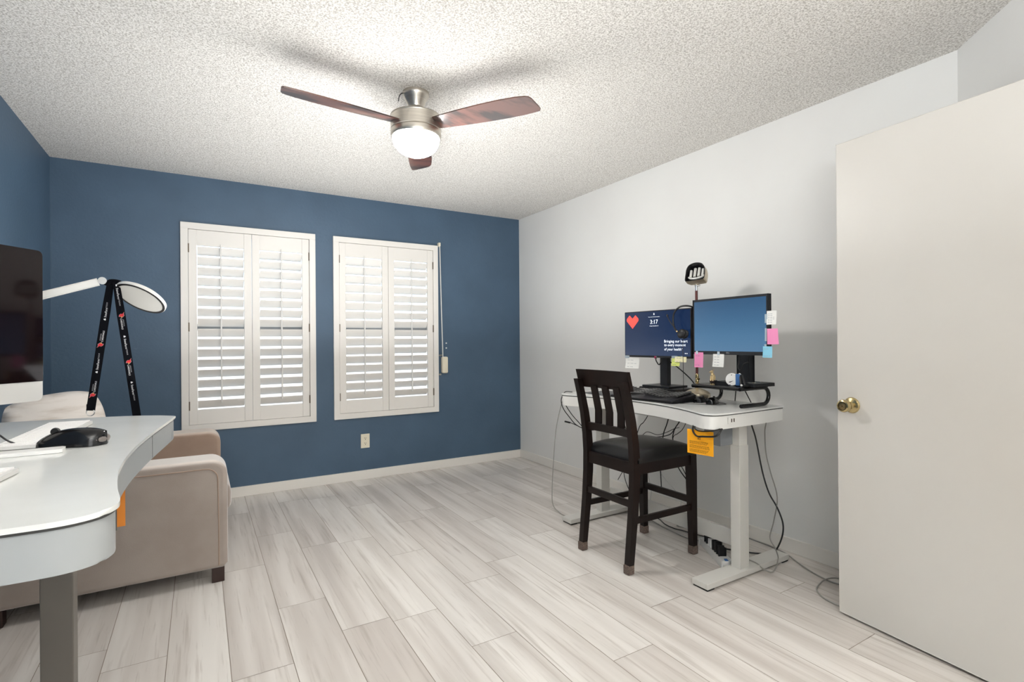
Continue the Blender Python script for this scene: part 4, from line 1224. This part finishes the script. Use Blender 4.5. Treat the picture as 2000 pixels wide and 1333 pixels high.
print_strap(eB0, dB, LB, 0.006, [('sf', 0.075, 0.074), ('az', 0.255, 0.062), ('sf', 0.41, 0.068), ('az', 0.565, 0.062), ('sf', 0.72, 0.068)], sB, False)

# white keyboards and trackpad
def white_kb(label, corner, xdir, Lk, Dk, cat='keyboard'):
    x = Vector((xdir[0], xdir[1], 0)).normalized(); y = Vector((-x.y, x.x, 0))
    F = Matrix((x, y, Vector((0, 0, 1)))).transposed().to_4x4(); F.translation = Vector((corner[0], corner[1], ZD))
    t = thing('keyboard', label, 'keyboard', (corner[0], corner[1], ZD))
    mb = MB(F)
    o = rrect(-Lk / 2, Lk / 2, -Dk / 2, Dk / 2, 0.008)
    mb.prism(o, 0.002, 0.010, 0.0015)
    mb.cyl((-Lk / 2 + 0.02, Dk / 2 - 0.006, 0.006), (Lk / 2 - 0.02, Dk / 2 - 0.006, 0.006), 0.0055, seg=12)
    obj('body', mb, 'key_gap', t)
    mb = MB(F); rows = 6 if Dk > 0.1 else 5
    cols = int(Lk / 0.0195)
    for r_ in range(rows):
        for c_ in range(cols):
            u = -Lk / 2 + 0.014 + c_ * (Lk - 0.028) / (cols - 1); v = -Dk / 2 + 0.014 + r_ * (Dk - 0.03) / (rows - 1)
            if r_ == 0 and 4 <= c_ <= 8:
                if c_ == 6: mb.box((u, v, 0.0112), (0.094, 0.0155, 0.0024), 0.0008, seg=1)
                continue
            mb.box((u, v, 0.0112), ((Lk - 0.028) / (cols - 1) - 0.003, 0.0155, 0.0024), 0.0008, seg=1)
    obj('keys', mb, 'key_white', t)
    return t
white_kb('long white keyboard behind the black gaming mouse', (-0.350, 1.860), (-0.05, -1.0), 0.420, 0.110)
white_kb('white keyboard at the near left edge of the desk', (-0.372, 1.225), (-0.12, -1.0), 0.280, 0.115)
mb = MB(frame((-0.355, 1.572, ZD), (1, 0.02, 0), (0, 1, 0))); mb.prism(rrect(-0.085, 0.085, -0.022, 0.022, 0.006), 0.0005, 0.009, 0.002)
obj('white_slab', mb, 'white_plastic', label='slim white slab lying between the black mouse and near keyboard', cat='trackpad', origin=(-0.355, 1.572, ZD))  # slim white trackpad slab
# big black corded mouse
tm, Fm_ = mouse('large black gaming mouse with a cable and grey tail on the left desk', (-0.268, 1.652), (-0.93, 0.33), (0.150, 0.082, 0.042), m='black_gloss', z=ZD)
mb = MB(Fm_); mb.prism(rrect(-0.052, 0.035, -0.043, -0.034, 0.003), 0.010, 0.020, 0.002); obj('thumb_button', mb, 'black', tm)
mb = MB(Fm_); mb.ball((-0.058, -0.004, 0.014), (0.0175, 0.030, 0.0145), seg=20); obj('tail_shell', mb, 'mouse_side', tm)
nose = Fm_ @ Vector((0.074, 0, 0.006))
mb = MB(); mb.tube(spline([nose, nose + Vector((-0.03, 0.008, 0.0)), nose + Vector((-0.055, 0.012, 0.012)), nose + Vector((-0.075, 0.0, 0.034)), nose + Vector((-0.10, -0.02, 0.036)), nose + Vector((-0.14, -0.06, 0.012)), nose + Vector((-0.19, -0.10, 0.002)), nose + Vector((-0.26, -0.11, 0.0))], 6), 0.0022, 8); obj('cable', mb, 'cord_black', tm)

# ------------------------------------------------------------------ orange instruction cards
def card(label, F, w, h_, group, m='orange'):
    t = thing('instruction_card', label, 'card', tuple(F.translation), group=group)
    mb = MB(F); mb.box((0, -h_ / 2, 0), (w, h_, 0.0006)); obj('sheet', mb, m, t, smooth=False)
    mb = MB(F); mb.text('#2', Matrix.Translation((-0.005, -h_ * 0.34, 0.0008)), width=0.017, height=0.012); obj('number', mb, 'ink', t, smooth=False)
    for blk in range(3):
        mb = MB(F)
        for l_ in range(3):
            z = -h_ * (0.48 + 0.17 * blk) - l_ * 0.0055
            ww = w * random.uniform(0.68, 0.84)
            x = -w / 2 + w * 0.09
            while x < -w / 2 + ww:
                wl = random.uniform(0.004, 0.011)
                mb.box((x + wl / 2, z, 0.0007), (wl, 0.0018, 0.0003)); x += wl + 0.002
        obj('printed_lines', mb, 'ink', t, smooth=False)
    return t
card('orange printed card numbered 2 hanging under the right desk', frame((2.085, 1.695, 0.748), (0.16, -0.985, 0.0), (0, 0, 1)), 0.138, 0.118, 'orange cards under the desks')
card('orange card edge hanging under the left desk in front of the sofa', frame((-0.222, 1.50, 0.8605), (0.985, 0.17, 0), (0, 0, 1)), 0.145, 0.098, 'orange cards under the desks', 'orange_shaded')

# ------------------------------------------------------------------ cables
cable('cable_bundle', 'thick black cable bundle drooping in front of the orange card', [(2.10, 1.745, 0.768), (2.072, 1.728, 0.745), (2.066, 1.70, 0.722), (2.066, 1.665, 0.7245), (2.072, 1.605, 0.733), (2.085, 1.588, 0.748), (2.11, 1.59, 0.768)], 0.0045, 'cord_black')
cable('cable', 'thinner black cable above the drooping bundle by the orange card', [(2.10, 1.735, 0.768), (2.07, 1.713, 0.756), (2.066, 1.684, 0.748), (2.066, 1.630, 0.755), (2.075, 1.600, 0.763), (2.10, 1.592, 0.768)], 0.003, 'cord_black')
def drop(label, pts, r=0.0028, m='cord_black', name='cable'):
    return cable(name, label, pts, r, m)
drop('black cable under the right desk nearest its left leg', [(2.45, 2.39, 0.766), (2.45, 2.394, 0.713), (2.45, 2.432, 0.661), (2.45, 2.47, 0.625), (2.46, 2.53, 0.50), (2.47, 2.57, 0.42)])
drop('straight thick black cable dropping behind the chair seat', [(2.45, 2.22, 0.766), (2.45, 2.226, 0.71), (2.45, 2.241, 0.667), (2.45, 2.269, 0.595), (2.47, 2.31, 0.42), (2.50, 2.33, 0.22)], 0.0034)
drop('doubled black cable behind the chair seat by the drawer seam', [(2.45, 2.125, 0.766), (2.45, 2.136, 0.71), (2.45, 2.169, 0.665), (2.45, 2.186, 0.63), (2.45, 2.191, 0.58), (2.46, 2.17, 0.44), (2.48, 2.12, 0.36)], 0.0034)
drop('looping black cable curving toward the chair back', [(2.448, 2.13, 0.766), (2.45, 2.141, 0.706), (2.45, 2.179, 0.653), (2.45, 2.208, 0.619), (2.45, 2.257, 0.598), (2.46, 2.33, 0.58), (2.47, 2.42, 0.56)], 0.0028)
drop('thin black cable hanging nearest the orange card', [(2.45, 2.085, 0.766), (2.45, 2.091, 0.707), (2.45, 2.119, 0.658), (2.45, 2.156, 0.627), (2.45, 2.189, 0.60), (2.46, 2.21, 0.50)], 0.002)
drop('thin black cable swagged level with the chair seat', [(2.48, 2.17, 0.66), (2.48, 2.21, 0.646), (2.48, 2.274, 0.614), (2.48, 2.345, 0.590), (2.48, 2.419, 0.597), (2.48, 2.457, 0.581), (2.49, 2.55, 0.50), (2.50, 2.62, 0.44)], 0.002)
drop('black cable seen between the chair back slats', [(2.46, 2.66, 0.763), (2.47, 2.67, 0.69), (2.47, 2.655, 0.66), (2.47, 2.62, 0.60), (2.48, 2.60, 0.50), (2.49, 2.63, 0.36), (2.49, 2.72, 0.22)], 0.0026)
drop('black cable falling in front of the left desk leg', [(2.46, 2.62, 0.766), (2.465, 2.60, 0.66), (2.47, 2.575, 0.58), (2.48, 2.58, 0.45), (2.49, 2.66, 0.30), (2.50, 2.62, 0.17), (2.52, 2.50, 0.03), (2.54, 2.46, 0.006)], 0.0026)
drop('black cable under the chair seat reaching the front leg', [(2.49, 2.30, 0.57), (2.50, 2.222, 0.47), (2.50, 2.192, 0.445), (2.50, 2.146, 0.39), (2.50, 2.116, 0.332), (2.50, 2.105, 0.167), (2.50, 2.11, 0.01)], 0.0028)
drop('white cord hanging off the left end of the right desk to the floor', [(2.22, 2.90, 0.842), (2.19, 2.925, 0.82), (2.152, 2.93, 0.712), (2.115, 2.93, 0.573), (2.10, 2.94, 0.365), (2.10, 2.96, 0.16), (2.105, 2.96, 0.05), (2.118, 2.90, 0.008), (2.118, 2.835, 0.004), (2.13, 2.785, 0.004)][1:], 0.003, 'cord_grey')
pl = cable('cable', 'pair of looped black cables off the left end of the right desk', [(2.16, 2.80, 0.8432), (2.13, 2.835, 0.8435), (2.113, 2.85, 0.815), (2.11, 2.86, 0.775), (2.131, 2.86, 0.721), (2.178, 2.86, 0.665), (2.235, 2.86, 0.607), (2.307, 2.85, 0.572), (2.38, 2.84, 0.56), (2.44, 2.80, 0.60), (2.46, 2.75, 0.70)], 0.003, 'cord_black')
usb = cable('cable', 'black cable ending in a loose plug beside the desk end', [(2.16, 2.81, 0.8435), (2.13, 2.84, 0.843), (2.12, 2.855, 0.81), (2.14, 2.86, 0.76), (2.20, 2.86, 0.68), (2.26, 2.86, 0.62), (2.30, 2.86, 0.575), (2.258, 2.862, 0.594), (2.20, 2.862, 0.620), (2.182, 2.862, 0.626)], 0.0028, 'cord_black')
mb = MB(); mb.cyl((2.185, 2.862, 0.625), (2.142, 2.862, 0.637), 0.006, seg=10); obj('plug', mb, 'black', usb)
drop('black power cord curving from the right desk end to the floor', [(2.60, 1.76, 0.766), (2.70, 1.84, 0.71), (2.72, 1.825, 0.618), (2.72, 1.787, 0.442), (2.72, 1.749, 0.333), (2.72, 1.702, 0.264), (2.72, 1.671, 0.194), (2.72, 1.669, 0.133), (2.72, 1.69, 0.064), (2.725, 1.722, 0.012), (2.674, 1.74, 0.006), (2.63, 1.77, 0.006), (2.58, 1.84, 0.006), (2.52, 1.92, 0.008)], 0.0042)
drop('kinked white cord dangling beside the right desk leg', [(2.60, 1.72, 0.766), (2.71, 1.757, 0.728), (2.72, 1.77, 0.672), (2.72, 1.765, 0.555), (2.72, 1.739, 0.452), (2.72, 1.70, 0.318), (2.72, 1.722, 0.179), (2.72, 1.744, 0.083), (2.70, 1.70, 0.04), (2.58, 1.61, 0.041), (2.49, 1.580, 0.010), (2.45, 1.605, 0.02), (2.443, 1.64, 0.040), (2.44, 1.70, 0.040), (2.44, 1.75, 0.008)], 0.0032, 'cord_grey')
cable('floor_cord', 'grey cord lying along the wall and looping by the door', [(2.80, 2.05, 0.005), (2.795, 1.85, 0.005), (2.787, 1.756, 0.005), (2.765, 1.677, 0.005), (2.703, 1.569, 0.005), (2.65, 1.457, 0.005), (2.632, 1.36, 0.005), (2.66, 1.30, 0.005), (2.70, 1.33, 0.005), (2.677, 1.372, 0.0115), (2.62, 1.392, 0.011), (2.55, 1.386, 0.005), (2.492, 1.365, 0.005), (2.451, 1.326, 0.005), (2.429, 1.278, 0.005), (2.425, 1.20, 0.005), (2.46, 1.10, 0.005)], 0.0035, 'cord_grey')
drop('thin white wire running down the right wall behind the chair legs', [(2.806, 2.78, 0.42), (2.806, 2.70, 0.32), (2.806, 2.607, 0.228), (2.806, 2.504, 0.16), (2.80, 2.44, 0.10), (2.79, 2.44, 0.03), (2.76, 2.40, 0.005)], 0.0022, 'cord_white')
drop('short white wire hanging near the wall behind the chair leg', [(2.66, 2.72, 0.42), (2.75, 2.70, 0.30), (2.75, 2.687, 0.218), (2.75, 2.668, 0.152), (2.75, 2.661, 0.107), (2.75, 2.669, 0.052), (2.74, 2.65, 0.005)], 0.0026, 'cord_white')
drop('long black cord on the floor under the right desk', [(2.50, 2.56, 0.005), (2.583, 2.52, 0.005), (2.60, 2.45, 0.005), (2.558, 2.357, 0.005), (2.55, 2.276, 0.005), (2.565, 2.224, 0.005), (2.578, 2.15, 0.005), (2.60, 2.07, 0.005), (2.57, 2.02, 0.008)], 0.0032)
drop('grey cord on the floor beside the long black one', [(2.55, 2.50, 0.004), (2.53, 2.40, 0.004), (2.512, 2.332, 0.004), (2.50, 2.222, 0.004), (2.492, 2.157, 0.004), (2.50, 2.10, 0.004), (2.52, 2.03, 0.006)], 0.0025, 'cord_grey')
drop('tangled pale cord under the right desk brace', [(2.62, 2.46, 0.005), (2.605, 2.40, 0.011), (2.62, 2.35, 0.005), (2.662, 2.327, 0.005), (2.64, 2.295, 0.005), (2.60, 2.30, 0.005), (2.598, 2.246, 0.011), (2.64, 2.25, 0.005), (2.661, 2.20, 0.005), (2.63, 2.12, 0.005)], 0.0028, 'cord_grey')
cable('cable', 'black monitor cable running down behind the navy screen', [(2.535, 2.30, 1.06), (2.56, 2.25, 1.02), (2.57, 2.19, 0.975), (2.57, 2.14, 0.935), (2.575, 2.125, 0.90), (2.58, 2.13, 0.85)], 0.0036, 'cord_black')
cable('cable', 'black cable loop hanging in front of the right monitor neck', [(2.455, 1.745, 1.112), (2.445, 1.735, 1.07), (2.44, 1.738, 1.045), (2.44, 1.728, 1.025), (2.44, 1.715, 1.035), (2.442, 1.705, 1.06), (2.45, 1.685, 1.07)], 0.0032, 'cord_black')
mg = cable('cable', 'magenta tipped cable looped at the left monitor neck', [(2.475, 2.345, 1.085), (2.462, 2.335, 1.066), (2.458, 2.32, 1.048), (2.458, 2.305, 1.036), (2.46, 2.293, 1.05), (2.465, 2.29, 1.072)], 0.0036, 'cord_black')
mb = MB(); mb.box((2.474, 2.348, 1.081), (0.012, 0.014, 0.016), 0.002); obj('plug', mb, 'magenta', mg)
cable('mouse_cord', 'thin black cord curling around the two mice on the right desk', [(2.25, 1.962, 0.8415), (2.27, 1.94, 0.8415), (2.29, 1.91, 0.8415), (2.32, 1.86, 0.8415), (2.36, 1.81, 0.8415), (2.42, 1.80, 0.8415), (2.455, 1.835, 0.8415), (2.46, 1.88, 0.8415)], 0.0015, 'cord_black')

# power strip on the floor
ps = thing('power_strip', 'white power strip with plugs on the floor behind the right desk leg', 'power strip', (2.43, 1.86, 0))
FP = frame((2.425, 1.875, 0), (-0.52, -0.855, 0), (0.855, -0.52, 0))
mb = MB(FP)
mb.F = FP if FP.to_3x3().col[2].z > 0 else frame((2.425, 1.875, 0), (0.52, 0.855, 0), (0.855, -0.52, 0))
FP = mb.F
mb.box((0, 0, 0.018), (0.33, 0.055, 0.034), 0.005); obj('body', mb, 'white_plastic', ps)
for u, m, h_ in ((-0.10, 'black', 0.045), (0.02, 'black', 0.05), (0.075, 'black', 0.04), (-0.04, 'white_plastic', 0.035)):
    mb = MB(FP); mb.box((u, 0.002, 0.035 + h_ / 2), (0.03, 0.032, h_), 0.006); obj('plug', mb, m, ps)
mb = MB(FP); mb.box((0.145, 0, 0.037), (0.02, 0.014, 0.006), 0.001); obj('switch', mb, 'blue_plastic', ps)

# ------------------------------------------------------------------ wall fittings
ot = thing('wall_outlet', 'ivory duplex outlet on the blue wall below the windows', 'outlet', (1.234, YB, 0.33))
mb = MB(); mb.box((1.234, YB - 0.003, 0.331), (0.076, 0.006, 0.122), 0.002); obj('cover_plate', mb, 'ivory', ot)
for dz in (0.022, -0.022):
    mb = MB(); A = Matrix.Translation((1.234, YB - 0.006, 0.331 + dz)) @ Matrix.Rotation(R(90), 4, 'X')
    mb.lathe([(0.016, 0), (0.016, 0.002), (0, 0.002)], axis=A, seg=24); sk = obj('socket', mb, 'ivory', ot)
    mb = MB()
    for dx in (-0.0055, 0.0055): mb.box((1.234 + dx, YB - 0.0083, 0.331 + dz + 0.004), (0.0026, 0.001, 0.009))
    mb.box((1.234, YB - 0.0083, 0.331 + dz - 0.0075), (0.006, 0.001, 0.006)); obj('slot', mb, 'dark_slot', sk, smooth=False)

sw = thing('strap_winder', 'cream roller shutter strap winder beside the right window', 'strap winder', (1.965, YB, 0.97))
mb = MB(); mb.box((1.975, YB - 0.03, 0.972), (0.055, 0.056, 0.155), 0.014, seg=4); obj('housing', mb, 'ivory', sw)
mb = MB(); mb.box((1.946, YB - 0.006, 1.062), (0.03, 0.012, 0.012), 0.002); mb.box((1.940, YB - 0.006, 0.882), (0.022, 0.012, 0.014), 0.002); obj('bracket', mb, 'nickel', sw)
mb = MB(); mb.box((1.9315, YB - 0.02, 2.10), (0.02, 0.04, 0.035), 0.004); obj('top_guide', mb, 'ivory', sw)
mb = MB(); mb.tube([(1.933, YB - 0.034, 2.09), (1.945, YB - 0.034, 1.5), (1.957, YB - 0.034, 1.045)], 0.0055, 8); obj('strap', mb, 'cord_white', sw)

for z_ in (1.176, 1.130):
    mb = MB(); mb.cyl((2.006, YB - 0.0045, z_), (2.006, YB + 0.001, z_), 0.0065, seg=12)
    obj('wall_screw', mb, 'white_plastic', label='white screw head on the blue wall above the strap winder, %s of two' % ('upper' if z_ > 1.15 else 'lower'), cat='screw', group='screws on the blue wall', origin=(2.006, YB, z_))

# ------------------------------------------------------------------ light
w = bpy.data.worlds.new('sky'); bpy.context.scene.world = w; w.use_nodes = True
N, L = w.node_tree.nodes, w.node_tree.links
bg = N['Background']
sk = N.new('ShaderNodeTexSky'); sk.sky_type = 'NISHITA'; sk.sun_disc = False; sk.sun_elevation = R(38); sk.sun_rotation = R(200); sk.air_density = 1.0; sk.dust_density = 2.0
mx = N.new('ShaderNodeMix'); mx.data_type = 'RGBA'; mx.inputs[0].default_value = 0.55; mx.inputs[7].default_value = (0.72, 0.84, 1.0, 1)
sc_ = N.new('ShaderNodeVectorMath'); sc_.operation = 'SCALE'; sc_.inputs['Scale'].default_value = 0.10
L.new(sk.outputs['Color'], sc_.inputs[0]); L.new(sc_.outputs['Vector'], mx.inputs[6]); L.new(mx.outputs[2], bg.inputs['Color'])
bg.inputs['Strength'].default_value = 5.0

def area(name, loc, target, size, power, color=(1, 1, 1), size_y=None):
    l = bpy.data.lights.new(name, 'AREA'); l.energy = power; l.color = color; l.shape = 'RECTANGLE'; l.size = size; l.size_y = size_y or size
    o = bpy.data.objects.new(name, l); C.objects.link(o); o.location = loc
    o.rotation_euler = (Vector(target) - Vector(loc)).to_track_quat('-Z', 'Y').to_euler(); o['kind'] = 'helper' if False else 'structure'
    return o
area('front_fill', (0.25, -0.88, 1.35), (1.7, 3.0, 0.9), 1.4, 15, (0.98, 0.99, 1.0), 1.2)  # unseen soft lamp added behind the camera as general fill
area('near_ceiling_fill', (0.15, -0.35, 1.72), (0.2, -0.3, 2.44), 0.8, 74, (0.98, 0.995, 1.0), 0.8)  # unseen lamp added by the camera, aimed up to fill via the ceiling
area('far_ceiling_fill', (0.9, 3.0, 1.06), (0.9, 3.0, 2.44), 2.2, 27, (0.97, 0.99, 1.0), 2.0)  # unseen lamp added in mid-room, facing up to brighten the far end
area('hall_fill', (2.45, -0.65, 2.38), (2.45, -0.65, 0), 0.6, 25, (1.0, 0.98, 0.95))  # unseen lamp added in the hall to spill fill through the doorway

# ------------------------------------------------------------------ camera
cam = bpy.data.cameras.new('camera'); co = bpy.data.objects.new('camera', cam); C.objects.link(co)
fpx = 1014.69
cam.sensor_width = 36.0; cam.sensor_fit = 'HORIZONTAL'; cam.lens = fpx / 2000 * 36.0; cam.clip_start = 0.02
r_ = Vector((0.85663093, -0.51587684, -0.00738548)); u_ = Vector((0.00589275, -0.00453085, 0.99997237)); f_ = Vector((0.51589605, 0.85665078, 0.00084133))
m = Matrix((r_, u_, -f_)).transposed().to_4x4(); m.translation = (0, 0, 1.18778)
co.matrix_world = m
bpy.context.scene.camera = co
vs = bpy.context.scene.view_settings
vs.view_transform = 'Standard'; vs.look = 'None'; vs.exposure = 0.04; vs.gamma = 1.0
